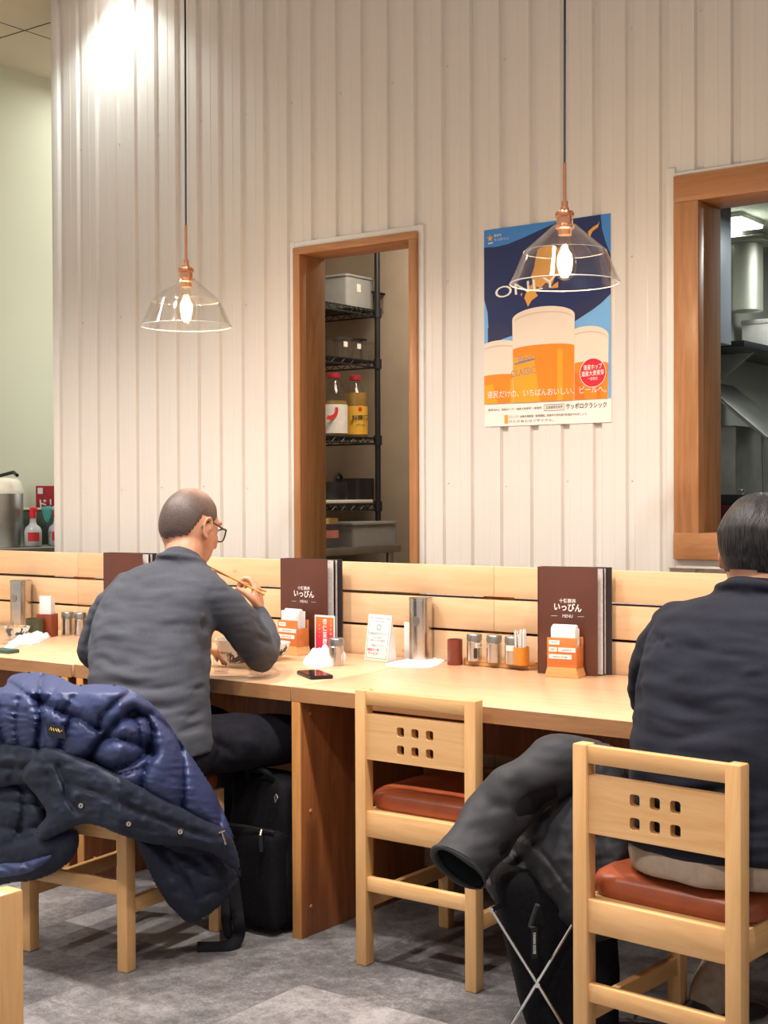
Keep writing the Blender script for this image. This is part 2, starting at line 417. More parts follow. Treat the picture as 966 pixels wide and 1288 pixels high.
def floor_mat():
    m, nt, b = new_mat('grey_stone_vinyl')
    tc = N(nt, 'ShaderNodeTexCoord'); mp = N(nt, 'ShaderNodeMapping'); mp.inputs['Rotation'].default_value = (0, 0, PI / 2)
    nt.links.new(tc.outputs['Object'], mp.inputs[0])
    br = N(nt, 'ShaderNodeTexBrick', Scale=1.); br.offset = .5
    br.inputs['Color1'].default_value = (.05, .05, .05, 1); br.inputs['Color2'].default_value = (.95, .95, .95, 1); br.inputs['Mortar'].default_value = (0.3, 0.3, 0.3, 1)
    br.inputs['Mortar Size'].default_value = .0015; br.inputs['Brick Width'].default_value = .92; br.inputs['Row Height'].default_value = .46; br.inputs['Bias'].default_value = 0.
    nt.links.new(mp.outputs[0], br.inputs['Vector'])
    n1 = N(nt, 'ShaderNodeTexNoise', Scale=3.2, Detail=7., Roughness=.65, Distortion=.8); n2 = N(nt, 'ShaderNodeTexNoise', Scale=38., Detail=5., Roughness=.7)
    n3 = N(nt, 'ShaderNodeTexNoise', Scale=170., Detail=2.)
    # each tile its own patch of stone
    sc = N(nt, 'ShaderNodeVectorMath', operation='MULTIPLY_ADD'); sc.inputs[1].default_value = (40, 40, 40)
    nt.links.new(br.outputs['Color'], sc.inputs[0]); nt.links.new(tc.outputs['Object'], sc.inputs[2])
    for n in (n1, n2, n3): nt.links.new(sc.outputs[0], n.inputs['Vector'])
    a = N(nt, 'ShaderNodeMix', data_type='FLOAT'); a.inputs[0].default_value = .42; nt.links.new(n1.outputs[0], a.inputs[2]); nt.links.new(n2.outputs[0], a.inputs[3])
    a2 = N(nt, 'ShaderNodeMix', data_type='FLOAT'); a2.inputs[0].default_value = .2; nt.links.new(a.outputs[0], a2.inputs[2]); nt.links.new(n3.outputs[0], a2.inputs[3])
    bw = N(nt, 'ShaderNodeMath', operation='MULTIPLY_ADD'); bw.inputs[1].default_value = .20; nt.links.new(br.outputs['Color'], bw.inputs[0]); nt.links.new(a2.outputs[0], bw.inputs[2])
    r = ramp(nt, [(.44, (.042, .040, .043)), (.58, (.115, .108, .110)), (.76, (.29, .275, .275))])
    nt.links.new(bw.outputs[0], r.inputs[0]); nt.links.new(r.outputs[0], b.inputs['Base Color'])
    b.inputs['Roughness'].default_value = .5
    bp = N(nt, 'ShaderNodeBump', Strength=.2, Distance=.002); nt.links.new(n2.outputs[0], bp.inputs['Height']); nt.links.new(bp.outputs[0], b.inputs['Normal'])
    return m
M['floor'] = floor_mat()

WY = 3.97          # face of the metal wall
ZC = 3.40          # ceiling
# ------------------------------------------------------------------ setting
mb = MB(); mb.box(-7, 3, -2.5, 7.5, -.06, 0, M['floor']); mb.build('floor', kind='structure', smooth=None)
mb = MB()
mb.box(-7, 3, -2.5, 7.5, ZC, ZC + .06, M['ceiling'])
for k in range(-3, 6):   # dark joints between ceiling panels
    y = 4.19 + k * .91
    if y < 7.4 : mb.box(-7, 3, y, y + .006, ZC - .0015, ZC, M['dark'])
for k in range(-1, 9):
    mb.box(-5.12 + k * .91, -5.115 + k * .91, -2.5, 7.5, ZC - .0012, ZC, M['dark'])
mb.build('ceiling', kind='structure', smooth=None)

# corrugated wall with two hatch openings (x0, x1, z0, z1)
def X_(px, py): return onY(px, py, WY).x
def Z_(px, py): return onY(px, py, WY).z
O1 = (X_(372.6, 313), X_(527.4, 293), .90, Z_(372.6, 313))
O2 = (X_(850.5, 223.2), -.35, Z_(848, 703), Z_(850.5, 223.2))
WX0, WX1 = X_(70, 400), 1.2
PER, G0 = .1154, -2.4095 * WY / 3.95
def profile():
    xs = [(WX0, 0)]
    k0 = int((WX0 - G0) / PER) - 1
    for k in range(k0, 60):
        c = G0 + k * PER
        for dx, dy in ((-.0165, 0), (-.0115, .012), (.0095, .012), (.0165, 0)):
            x = c + dx
            if WX0 + .03 < x < WX1: xs.append((x, dy))
        if k % 1 == 0:
            for dx, dy in ((PER / 2 - .004, 0), (PER / 2, -.0012), (PER / 2 + .004, 0)):
                x = c + dx
                if WX0 + .03 < x < WX1: xs.append((x, dy))
    xs.append((WX1, 0))
    for e in (O1[0], O1[1], O2[0], O2[1]):
        lo = max(p for p in xs if p[0] <= e); hi = min(p for p in xs if p[0] > e)
        t = (e - lo[0]) / (hi[0] - lo[0]); xs.append((e, lo[1] + t * (hi[1] - lo[1])))
    return sorted(xs)
mb = MB()
PR = profile()
def strips(pr, y, flip=False):
    for (xa, ya), (xb, yb) in zip(pr, pr[1:]):
        xm = (xa + xb) / 2; segs = [(0, ZC)]
        for o in (O1, O2):
            if o[0] < xm < o[1]: segs = [(0, o[2]), (o[3], ZC)]
        for z0, z1 in segs: mb.poly([(xa, y + ya, z0), (xb, y + yb, z0), (xb, y + yb, z1), (xa, y + ya, z1)], M['wall'])
strips(PR, WY)
strips([(WX0, 0), (O1[0], 0), (O1[1], 0), (O2[0], 0), (O2[1], 0), (WX1, 0)], WY + .085)
mb.poly([(WX0, WY, 0), (WX0, WY + .085, 0), (WX0, WY + .085, ZC), (WX0, WY, ZC)], M['wall'])
mb.poly([(WX1, WY, 0), (WX1, WY + .085, 0), (WX1, WY + .085, ZC), (WX1, WY, ZC)], M['wall'])
# screw heads in the grooves
for k in range(-26, 40):
    x = G0 + k * PER
    if not WX0 + .05 < x < WX1: continue
    for z in (1.30, 2.0, 2.72):
        zz = z + .09 * (k % 2) + random.uniform(-.01, .01)
        if any(o[0] - .06 < x < o[1] + .06 and o[2] - .05 < zz < o[3] + .05 for o in (O1, O2)) or k % 2: continue
        mb.lathe([(0, .0035), (.003, .003), (.0042, .001), (.0042, 0)], M['screw'], 10, Matrix.Translation((x, WY + .0122, zz)) @ Matrix.Rotation(PI / 2, 4, 'X'))
mb.build('wall_back', kind='structure', smooth=20)
# corner trim at the left end and trims around the hatches
mb = MB(); mb.box(WX0 - .012, WX0 + .028, WY - .006, WY + .09, 0, ZC, M['trim'], .002); mb.build('trim_1', kind='structure')
mb = MB(); t = .022
for x0, x1, z0, z1 in ((O1[0] - t, O1[0], .9, O1[3] + t), (O1[1], O1[1] + t, .9, O1[3] + t), (O1[0], O1[1], O1[3], O1[3] + t)): mb.box(x0, x1, WY - .009, WY + .012, z0, z1, M['trim'], .002)
mb.build('trim_2', kind='structure')
mb = MB(); t = .028
for x0, x1, z0, z1 in ((O2[0] - t, O2[0], O2[2] - t, O2[3] + t), (O2[0], O2[1], O2[2] - t, O2[2]), (O2[0], O2[1], O2[3], O2[3] + .012)): mb.box(x0, x1, WY - .011, WY + .012, z0, z1, M['trim'], .002)
mb.build('trim_3', kind='structure')

def hatch(name, o, cs, ch, cb, depth, sill):
    """timber lined opening: casing width cs at the sides, ch at the head, cb at the sill"""
    x0, x1, z0, z1 = o; t = thing(name, None, None); t['kind'] = 'structure'
    y0, y1 = WY - .022, WY + depth
    f = MB()
    f.box(x0, x0 + cs, y0, WY + .02, z0, z1 - ch, M['frame_z'], .0025); f.box(x1 - cs, x1, y0, WY + .02, z0, z1 - ch, M['frame_z'], .0025)
    f.box(x0, x1, y0, WY + .02, z1 - ch, z1, M['frame_x'], .0025)
    if sill: f.box(x0, x1, y0 - .004, WY + .02, z0, z0 + cb, M['frame_x'], .0025)
    f.build('window_casing', t)
    r = MB()
    r.box(x0 + cs - .02, x0 + cs, WY + .02, y1, z0, z1 - ch, M['frame_y'], .002); r.box(x1 - cs, x1 - cs + .02, WY + .02, y1, z0, z1 - ch, M['frame_y'], .002)
    r.box(x0 + cs - .02, x1 - cs + .02, WY + .02, y1, z1 - ch, z1 - ch + .02, M['frame_x'], .002)
    if sill: r.box(x0 + cs - .02, x1 - cs + .02, WY + .02, y1, z0 + cb - .02, z0 + cb, M['frame_x'], .002)
    r.build('window_reveal', t)
hatch('window_1', O1, .032, .026, .03, .13, False)
hatch('window_2', O2, .081, .082, .081, .15, True)

# rooms behind the wall
def shell(name, boxes, mat):
    mb = MB()
    for b in boxes: mb.box(*b, mat)
    mb.build(name, kind='structure', smooth=None)
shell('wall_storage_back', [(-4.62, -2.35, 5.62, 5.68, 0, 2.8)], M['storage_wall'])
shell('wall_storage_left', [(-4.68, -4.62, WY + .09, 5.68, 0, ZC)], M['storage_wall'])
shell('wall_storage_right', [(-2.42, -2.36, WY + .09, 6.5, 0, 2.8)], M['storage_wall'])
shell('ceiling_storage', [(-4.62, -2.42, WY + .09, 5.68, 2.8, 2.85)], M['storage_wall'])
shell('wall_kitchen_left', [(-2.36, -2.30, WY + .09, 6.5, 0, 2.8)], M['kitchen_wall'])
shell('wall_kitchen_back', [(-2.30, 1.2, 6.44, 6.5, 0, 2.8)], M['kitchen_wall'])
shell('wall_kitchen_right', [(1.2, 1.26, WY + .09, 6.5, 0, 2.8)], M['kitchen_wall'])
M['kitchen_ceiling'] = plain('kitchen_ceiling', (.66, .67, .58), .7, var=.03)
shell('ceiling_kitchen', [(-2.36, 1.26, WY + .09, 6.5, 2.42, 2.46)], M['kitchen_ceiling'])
shell('wall_left', [(-5.70, -5.62, WY - 1.2, 7.5, 0, ZC)], M['green_wall'])
shell('wall_passage_back', [(-5.62, -4.68, 7.2, 7.3, 0, ZC)], M['green_wall'])

# ------------------------------------------------------------------ counter: three tables end to end
CY0, CY1, CZ = 3.035, 3.785, .72
def counter(name, label, x0, x1, panels, z=CZ, y0=CY0):
    t = thing(name, label, 'counter', (x0, y0, 0), 0, None)
    o = Vector((x0, y0, 0)); w = x1 - x0
    m = MB(); m.box(0, w, .002, CY1 - y0, z - .042, z, M['top'], .003)
    m.build('worktop', t)
    m = MB(); m.box(0.0005, w - .0005, 0, .0025, z - .0425, z - .0015, M['top_edge']); m.build('edge_band', t)
    for xp in panels:
        m = MB(); m.box(xp - x0, xp - x0 + .032, .006, .62, 0, z - .043, M['panel'], .002)
        m.box(xp - x0 + .0005, xp - x0 + .0315, .0, .0065, 0, z - .043, M['panel_edge'], .001)
        for zz in (.085, .36, .64):
            m.lathe([(0, .004), (.004, .0035), (.006, .001), (.006, 0)], M['pine_dark'], 12, Matrix.Translation((xp - x0 + .032, .045, zz)) @ Matrix.Rotation(PI / 2, 4, 'Y'))
        m.build('panel_leg', t)
    m = MB(); m.box(.04, w - .04, .44, .46, .50, .60, M['panel'], .002); m.box(.04, w - .04, .60, .62, .16, .42, M['panel'], .002); m.build('cross_board', t)
    return t
xj0 = onY(93, 850, CY0).x; xj1 = onY(366, 900, CY0).x
counter('counter_table', 'long wooden counter table at the left with tumbler and green cup', -5.55, xj0 - .0015, [-5.5, xj0 - .05], CZ, CY0 - .01)
counter('counter_table', 'middle wooden counter table where man in grey sweater eats', xj0 + .0015, xj1 - .0015, [xj0 + .01])
counter('counter_table', 'wooden counter table with spice tray and two napkin holders', xj1 + .0015, .6, [xj1 + .0015, .5])

# slatted screen behind the counter
BY = 3.795
t = thing('slatted_screen', 'low screen of pale pine boards along the back of counter', 'screen', (0, BY, 0))
def zb(y): return onY(568, y, BY).z
rows = [(zb(748), zb(711)), (zb(790.7), zb(752)), (zb(835), zb(794)), (.50, .64), (.35, .485), (.19, .335), (.03, .175)]
joints = [-5.55, -5.4, onY(98, 740, BY).x, onY(621, 740, BY).x, .65]
for z0, z1 in rows:
    for a, c in zip(joints, joints[1:]):
        m = MB(); m.box(a + .0008, c - .0008, 0, .024, z0, z1, M['pine'], .0015); m.build('board', t)
for j in joints[1:-1]:
    m = MB(); m.box(j - .055, j + .045, .0245, .055, 0, rows[0][1] - .02, M['pine_dark'], .002); m.build('post', t)
for j in (-2.0, -.5, -3.2):
    m = MB(); m.box(j - .03, j + .03, .0245, .055, 0, rows[0][1] - .02, M['pine_dark'], .002); m.build('post', t)

m = MB(); m.box(-5.5, .6, .056, .062, .0, rows[1][1] + .002, M['backing'], .001); m.build('backing_board', t)
# ------------------------------------------------------------------ chairs
def rr(cx, cy, w, h, r, k=4):
    out = []
    for sx, sy, a0 in ((1, 1, 0), (-1, 1, 90), (-1, -1, 180), (1, -1, 270)):
        for i in range(k + 1):
            a = R_(a0 + 90 * i / k); out.append((cx + sx * (w / 2 - r) + r * math.cos(a), cy + sy * (h / 2 - r) + r * math.sin(a)))
    return out
def plate_with_holes(outer, holes, depth):
    b = bmesh.new(); es = []
    for L in [outer] + holes:
        vs = [b.verts.new((p[0], p[1], 0)) for p in L]
        es += [b.edges.new((vs[i], vs[(i + 1) % len(vs)])) for i in range(len(vs))]
    bmesh.ops.triangle_fill(b, use_beauty=True, use_dissolve=False, edges=es)
    r = bmesh.ops.extrude_face_region(b, geom=b.faces[:])
    bmesh.ops.translate(b, vec=(0, 0, depth), verts=[g for g in r['geom'] if isinstance(g, bmesh.types.BMVert)])
    bmesh.ops.recalc_face_normals(b, faces=b.faces)
    return b
def cushion(w, y0, y1, z0, z1):
    b = bmesh.new(); cy, hd = (y0 + y1) / 2, (y1 - y0) / 2; R = []
    h = z1 - z0; n = 56
    for f, s in ((0., .96), (.12, .985), (.35, 1.), (.6, .992), (.78, .965), (.9, .91), (.97, .82), (1.0, .66), (1.02, .4)):
        L = []
        for k in range(n):
            a = 2 * PI * k / n; ca, sa = math.cos(a), math.sin(a); pw = 2 / 7
            L.append(b.verts.new((w / 2 * s * math.copysign(abs(ca) ** pw, ca), cy + (hd - (w / 2) * (1 - s)) * math.copysign(abs(sa) ** pw, sa), z0 + h * f)))
        R.append(L)
    for A, B in zip(R, R[1:]):
        for k in range(n): b.faces.new((A[k], A[(k + 1) % n], B[(k + 1) % n], B[k]))
    b.faces.new(R[0][::-1]); b.faces.new(R[-1])
    return b
def make_chair(label, loc, rz):
    t = thing('dining_chair', label, 'chair', loc, rz)
    W2, PW, PD, H = .1925, .035, .038, .743
    def rail(nm, x0, x1, y0, y1, z0, z1, mat): m = MB(); m.box(x0, x1, y0, y1, z0, z1, M[mat], .003); m.build(nm, t)
    for s in (-1, 1):
        m = MB(); m.box(min(s * W2, s * (W2 - PW)), max(s * W2, s * (W2 - PW)), 0, PD, 0, H, M['chair_z'], .004); m.build('leg', t)
        m = MB(); m.box(min(s * W2, s * (W2 - PW)), max(s * W2, s * (W2 - PW)), .397, .432, 0, .415, M['chair_z'], .004); m.build('leg', t)
    e = W2 - PW + .003
    rail('top_rail', -e, e, .005, .027, .703, .741, 'chair_x')
    b = plate_with_holes(rr(0, 0, 2 * e, .122, .002), [rr(dx, dz - .002, .0235, .0255, .006) for dx in (-.0465, 0, .0465) for dz in (-.024, .024)], .02)
    m = MB(); m.join(b, M['chair_x'], up_xz((0, .028, .618))); m.build('backrest', t, smooth=40)
    rail('seat_rail', -e, e, .006, .026, .348, .418, 'chair_x'); rail('seat_rail', -e, e, .404, .424, .348, .414, 'chair_x')
    for s in (-1, 1):
        xs = sorted((s * (W2 - .006), s * (W2 - .026)))
        rail('seat_rail', xs[0], xs[1], PD - .003, .40, .348, .414, 'chair_y')
        rail('stretcher', xs[0], xs[1], PD - .003, .40, .150, .192, 'chair_y')
    rail('stretcher', -e, e, .007, .027, .201, .240, 'chair_x')
    m = MB(); m.box(-W2 + .0262, W2 - .0262, .0262, .4038, .398, .4153, M['chair_x'], .001); m.build('seat_board', t)
    m = MB(); m.join(cushion(.388, .040, .44, .4155, .472), M['leather']); m.build('seat', t, smooth=60)
    return t
make_chair('empty wooden chair with tan seat tucked in at the counter between the two men', (-2.0875, 2.963, 0), 0)
make_chair('wooden chair that the man in the black sweater sits on', (-1.222, 2.572, 0), R_(-4.6))
make_chair('wooden chair hung with a navy puffer jacket under man in grey', (-2.918, 2.53, 0), R_(6))
make_chair('wooden chair cut off by the bottom left corner of the photo', (onZ(30, 1118, .743).x - .1925, onZ(30, 1118, .743).y, 0), PI)
# ------------------------------------------------------------------ pendant lamps
M['lamp_glass'] = glass('clear_lamp_glass', (.985, .985, .98), .03, 1.5)
M['bulb_glass'] = glass('amber_bulb_glass', (1., .95, .86), .02, 1.3)
M['filament'] = emit('glowing_filament', (1., .72, .38), 90)
M['glass_lip'] = plain('polished_glass_lip', (.9, .9, .88), .12, var=.02, **{'Transmission Weight': .35})
M['cord'] = plain('dark_cord', '#23303a', .6)
LY = 3.35
def pendant(label, px, yrod, yneck, yrim):
    c = onY(px, yrim, LY); zr = onY(px, yrim, LY).z; x = c.x
    zrod, zn = onY(px, yrod, LY).z, onY(px, yneck, LY).z
    t = thing('pendant_lamp', label, 'lamp', (x, LY, zr), 0, 'glass pendant lamps over the counter')
    h = zn - zr     # neck height above rim (~.15)
    m = MB(); m.tube([(0, 0, zrod - zr - .004), (.003, 0, 1.0), (0, 0, ZC - zr)], .0032, M['cord'], 8); m.build('cord', t)
    m = MB(); m.lathe([(0, 0), (.05, 0), (.05, .02), (.02, .028), (0, .028)], M['copper'], 28, Matrix.Translation((0, 0, ZC - zr - .0285))); m.build('ceiling_rose', t)
    m = MB(); m.lathe([(0, zn - zr + .045), (.0048, zn - zr + .045), (.0048, zrod - zr), (0, zrod - zr)], M['copper'], 12); m.build('rod', t)
    m = MB()
    p = [(0, h + .062), (.009, h + .062), (.009, h + .046), (.012, h + .044), (.012, h + .036), (.024, h + .034), (.026, h + .028), (.026, h + .02), (.022, h + .018), (.022, h - .002), (.026, h - .004), (.026, h - .012), (.018, h - .016), (.018, h - .030), (0, h - .030)]
    m.lathe(p, M['copper'], 28); m.build('socket', t)
    pr = [(.026, h), (.030, h - .002), (.108, h - .070), (.1125, h - .0745), (.115, h - .080), (.150, .0)]
    out = [(a, b) for a, b in pr]; inn = [(a - .0028, b - .001) for a, b in pr[::-1]]
    m = MB(); m.lathe(out + [(.1515, -.0015), (.1475, -.0015)] + inn, M['lamp_glass'], 64); so = m.build('lamp_shade', t, smooth=25)
    m = MB(); m.tube([(.1497 * math.cos(a), .1497 * math.sin(a), -.001) for a in [2 * PI * k / 72 for k in range(72)]], .0016, M['glass_lip'], 8, closed=True); m.tube([(.1128 * math.cos(a), .1128 * math.sin(a), h - .0745) for a in [2 * PI * k / 64 for k in range(64)]], 0.0004, M['glass_lip'], 6, closed=True); m.build('rim', so, 60)
    b = MB()
    bp = [(.013, h - .030), (.014, h - .045), (.021, h - .064), (.029, h - .088), (.032, h - .108), (.030, h - .126), (.022, h - .142), (.010, h - .151), (0, h - .153)]
    b.lathe(bp, M['bulb_glass'], 28); bo = b.build('bulb', t, smooth=60)
    f = MB()
    for k in range(9):
        a = 2 * PI * k / 9; a2 = a + .5
        f.tube([(.006 * math.cos(a), .006 * math.sin(a), h - .06), (.015 * math.cos(a2), .015 * math.sin(a2), h - .118)], .0018, M['filament'], 6)
    f.build('filament', bo)
    l = bpy.data.lights.new('pendant_glow', 'POINT'); l.energy = 5.; l.color = (1, .80, .58); l.shadow_soft_size = .03
    lo = bpy.data.objects.new('pendant_glow', l); COL.objects.link(lo); lo.location = (x, LY, zr + h - .095)
pendant('glass pendant lamp hanging left of the narrow hatch, copper fitting', 234.5, 283, 350, 410)
pendant('glass pendant lamp hanging in front of the beer poster, copper fitting', 710.5, 205, 282, 356)

# ------------------------------------------------------------------ beer poster on the wall
def clip_poly(P, x0=0, x1=1, y0=0, y1=1):
    def cut(P, f, g):
        o = []
        for i in range(len(P)):
            a, c = P[i - 1], P[i]
            if f(a) != f(c): o.append(g(a, c))
            if f(c): o.append(c)
        return o
    def gx(v): return lambda a, c: (v, a[1] + (c[1] - a[1]) * (v - a[0]) / (c[0] - a[0]))
    def gy(v): return lambda a, c: (a[0] + (c[0] - a[0]) * (v - a[1]) / (c[1] - a[1]), v)
    for f, g in ((lambda p: p[0] >= x0, gx(x0)), (lambda p: p[0] <= x1, gx(x1)), (lambda p: p[1] >= y0, gy(y0)), (lambda p: p[1] <= y1, gy(y1))):
        P = cut(P, f, g)
        if not P: break
    return P
def poster():
    y = WY - .0025
    tl, tr, bl = onY(608.9, 289.8, y), onY(768.2, 269.7, y), onY(606, 537, y)
    w, h = tr.x - tl.x, tl.z - bl.z
    c = {k: plain('print_' + k, v, .45, var=.03, scale=8) for k, v in dict(sky='#3f86d2', sky2='#79b4ea', navy='#1d2a5e', navy2='#2a2d55', gold='#e2a548', foam='#ecdccb', foam2='#d9c3ae', beer='#f08a1c', beer2='#f7a324', beer3='#e4741a', glass='#c9d3e2', band='#f1ebe4', red='#d8263c', white='#f6f2ea', ink='#33312f', haze='#8a8a9a').items()}
    m = MB((tl.x + w / 2, y, bl.z + h / 2))
    m.box(tl.x, tl.x + w, y, y + .0012, bl.z, bl.z + h, c['band'])
    def P(u, v, l): return Vector((tl.x + u * w, y - .00025 * l, tl.z - v * h))
    def poly(pts, col, l, clip=(0, 1, 0, .885)):
        q = clip_poly(pts, *clip)
        if len(q) > 2: m.poly([P(a, b, l) for a, b in q[::-1]], c[col])
    def txt(s, size, u, v, col, l, al='LEFT', rot=0., wd=.2, off=0.):
        me = text_mesh(s, al, 1., off); xs = [q.co.x for q in me.vertices]; sx = wd * w / ((max(xs) - min(xs)) * size)
        m.text(s, size, up_xz(P(u, v, l), rot), c[col], al, sx=sx, font_off=off)
    def circ(u, v, r, n=40): return [(u + r * math.cos(2 * PI * k / n), v + r * w / h * math.sin(2 * PI * k / n)) for k in range(n)]
    poly([(0, 0), (1, 0), (1, .885), (0, .885)], 'sky', 1); poly([(0, .36), (1, .28), (1, .885), (0, .885)], 'sky2', 2)
    flag = [tuple(p[:2]) for p in [(0, .088), (.10, .092), (.2, .085), (.33, .062), (.46, .035), (.58, .012), (.7, .004), (.925, .0), (.935, .07), (.96, .13), (1., .2), (1, .385), (.93, .425), (.86, .455), (.76, .49), (.65, .53), (.4, .54), (.25, .545), (.15, .56), (.03, .595), (.035, .5), (.028, .42), (.0, .35)]]
    poly(flag, 'navy', 3)
    poly([(.03, .5), (.12, .47), (.2, .5), (.25, .545), (.15, .56), (.03, .595)], 'navy2', 4); poly([(.5, .50), (.7, .43), (1, .36), (1, .385), (.86, .455), (.65, .53)], 'navy2', 4)
    # island map in gold on the flag
    poly([(.44, .13), (.50, .115), (.57, .12), (.63, .15), (.62, .18), (.68, .21), (.64, .255), (.575, .275), (.55, .31), (.50, .30), (.46, .325), (.41, .305), (.385, .26), (.41, .22), (.42, .18)], 'gold', 5)
    poly([(.365, .31), (.40, .30), (.43, .315), (.425, .345), (.44, .36), (.39, .38), (.36, .41), (.345, .385), (.33, .365), (.345, .34)], 'gold', 5)
    poly([(.60, .30), (.56, .315), (.54, .33), (.60, .33)], 'gold', 5)
    poly([(.30, .345), (.31, .335), (.315, .345), (.305, .355)], 'gold', 5)
    poly([(.83, .075), (.87, .055), (.905, .045), (.92, .03), (.905, .06), (.865, .075), (.85, .095), (.84, .1)], 'gold', 5)
    txt('ONLY', .082 * h, .085, .33, 'white', 7, rot=R_(5), wd=.50)
    # glasses
    def tumbler(x0, x1, top, beer, l, cols):
        cx, r = (x0 + x1) / 2, (x1 - x0) / 2
        arc = [(cx + r * math.cos(a), top + .055 - .055 * math.sin(a)) for a in [PI * k / 20 for k in range(21)]]
        poly([(x0 + .005, .885)] + arc[::-1] + [(x1 - .005, .885)], 'foam', l)
        lip = [(cx + r * .93 * math.cos(a), top + .065 - .04 * math.sin(a)) for a in [PI * k / 16 for k in range(17)]]
        poly(lip + [(cx + r * .93 * math.cos(a), top + .072 - .04 * math.sin(a)) for a in [PI * (16 - k) / 16 for k in range(17)]], 'foam2', l + 1)
        b = [(cx + r * .985 * math.cos(a), beer + .02 - .018 * math.sin(a)) for a in [PI * k / 16 for k in range(17)]]
        poly([(x0 + .008, .885)] + b[::-1] + [(x1 - .008, .885)], cols[0], l + 1)
        poly([(x0 + .008, .885), (x0 + .008, beer + .06), (cx - r * .3, beer + .05), (cx - r * .1, .885)], cols[1], l + 2)
        poly([(cx + r * .45, .885), (cx + r * .45, beer + .03), (cx + r * .62, beer + .03), (cx + r * .62, .885)], cols[1], l + 2)
    tumbler(-.06, .32, .565, .735, 8, ('beer', 'beer2')); tumbler(.66, .985, .53, .70, 8, ('beer', 'beer3')); tumbler(.235, .73, .415, .60, 12, ('beer', 'beer2'))
    txt('CLASSIC', .048 * h, .325, .735, 'haze', 16, 'CENTER', R_(6), .2)
    txt('Beer', .05 * h, .345, .665, 'haze', 16, 'CENTER', R_(8), .13)
    poly([(.25, .688), (.42, .668), (.42, .676), (.25, .697)], 'haze', 16)
    # star mark and small lines
    st = [(.052 + (.028 if k % 2 == 0 else .012) * math.sin(PI * k / 5), .045 - (.028 if k % 2 == 0 else .012) * w / h * math.cos(PI * k / 5)) for k in range(10)]
    poly(st, 'gold', 6); poly([(.035, .068), (.075, .066), (.075, .071), (.035, .073)], 'white', 6)
    txt('乾杯を', .016 * h, .085, .036, 'white', 6, wd=.06); txt('もっとおいしく。', .016 * h, .085, .056, 'white', 6, wd=.12)
    poly(circ(.868, .758, .100), 'white', 18); poly(circ(.868, .758, .096), 'red', 19)
    txt('道産ホップ', .028 * h, .868, .732, 'white', 20, 'CENTER', R_(3), .14, .01); txt('道産大麦麦芽', .027 * h, .868, .762, 'white', 20, 'CENTER', R_(3), .17, .01); txt('一部使用', .017 * h, .868, .788, 'white', 20, 'CENTER', 0, .07)
    txt('道民だけの、いちばんおいしい、ビールへ。', .040 * h, .028, .842, 'white', 20, wd=.94)
    txt('サッポロクラシック', .030 * h, .655, .917, 'ink', 3, wd=.31, off=.012)
    txt('北海道限定発売', .018 * h, .497, .917, 'ink', 3, wd=.135)
    for a, b in (((.485, .901), (.645, .903)), ((.485, .931), (.645, .933))): poly([(a[0], a[1]), (b[0], a[1]), (b[0], b[1]), (a[0], b[1])], 'ink', 3, (0, 1, 0, 1))
    for a in (.485, .643): poly([(a, .901), (a + .002, .901), (a + .002, .933), (a, .933)], 'ink', 3, (0, 1, 0, 1))
    txt('麦芽100％、道産ホップ・道産大麦麦芽 一部使用', .0125 * h, .03, .917, 'ink', 3, wd=.435)
    txt('ストップ！20歳未満飲酒・飲酒運転。妊娠中や授乳期の飲酒はやめましょう。', .014 * h, .2, .956, 'ink', 3, wd=.62)
    txt('のんだあとはリサイクル。', .014 * h, .2, .979, 'ink', 3, wd=.36); poly([(.165, .945), (.195, .945), (.195, .988), (.165, .988)], 'gold', 3, (0, 1, 0, 1))
    m.build('beer_poster', smooth=None, label='beer poster with three tall glasses and a navy flag on white wall', category='poster')
poster()

# ------------------------------------------------------------------ things on the counter
def base(px, py, z=CZ): return onZ(px, py, z)
def pw(x0, x1, p): return (x1 - x0) * proj(p).z / F / 1.0
M['menu'] = plain('brown_menu_cover', '#5a3125', .42, var=.1, scale=9, coat=.2)
M['menu_dark'] = plain('menu_back_cover', '#2e2628', .4)
M['page'] = plain('laminated_pages', (.66, .64, .65), .3, var=.12, scale=90)
def menu(label, px, ang, tilt=.0, lettering=True, xw=.205, py=845, Y=None):
    p = base(px, py) if Y is None else onY(px, py, Y)
    t = thing('menu_book', label, 'menu', (p.x, p.y, CZ), ang, 'menus standing on the counter')
    w, h = xw, .325
    # local: x along the cover, spine at x=0, y towards the wall
    m = MB(); m.box(0, w, 0, .003, .001, h, M['menu'], .0012); m.box(-.002, .004, 0, .036, .001, h, M['menu'], .0012)
    m.build('front_cover', t)
    m = MB(); m.prism([(.002, .033), (w + .030, .045), (w + .030, .048), (.002, .036)], h - .001, M['menu_dark'], Matrix.Translation((0, 0, .001))); m.build('back_cover', t)
    m = MB()
    for k in range(5):
        y0 = .007 + k * .0055; e = .03 + k * .006
        m.prism([(.006, y0), (w + e * .3, y0 + e * .5), (w + e * .3, y0 + e * .5 + .0022), (.006, y0 + .0022)], h - .008, M['page'] if k != 1 else M['menu_dark'], Matrix.Translation((0, 0, .004)))
    m.build('pages', t)
    if lettering:
        m = MB(); wi = M['white_ink']
        m.text('十勝豚丼', .0135, up_xz((w * .50, -.0006, h * .685)), wi, 'CENTER', font_off=.012)
        m.text('いっぴん', .026, up_xz((w * .50, -.0006, h * .622), R_(-2)), wi, sx=.86, font_off=.022)
        m.text('MENU', .0135, up_xz((w * .5, -.0006, h * .545)), wi, sx=.9)
        for s in (-1, 1): m.box(w * .5 + s * .042 - .010, w * .5 + s * .042 + .010, -.0009, -.0003, h * .545 - .0004, h * .545 + .0004, wi)
        m.build('cover_lettering', t, smooth=None)
    return t
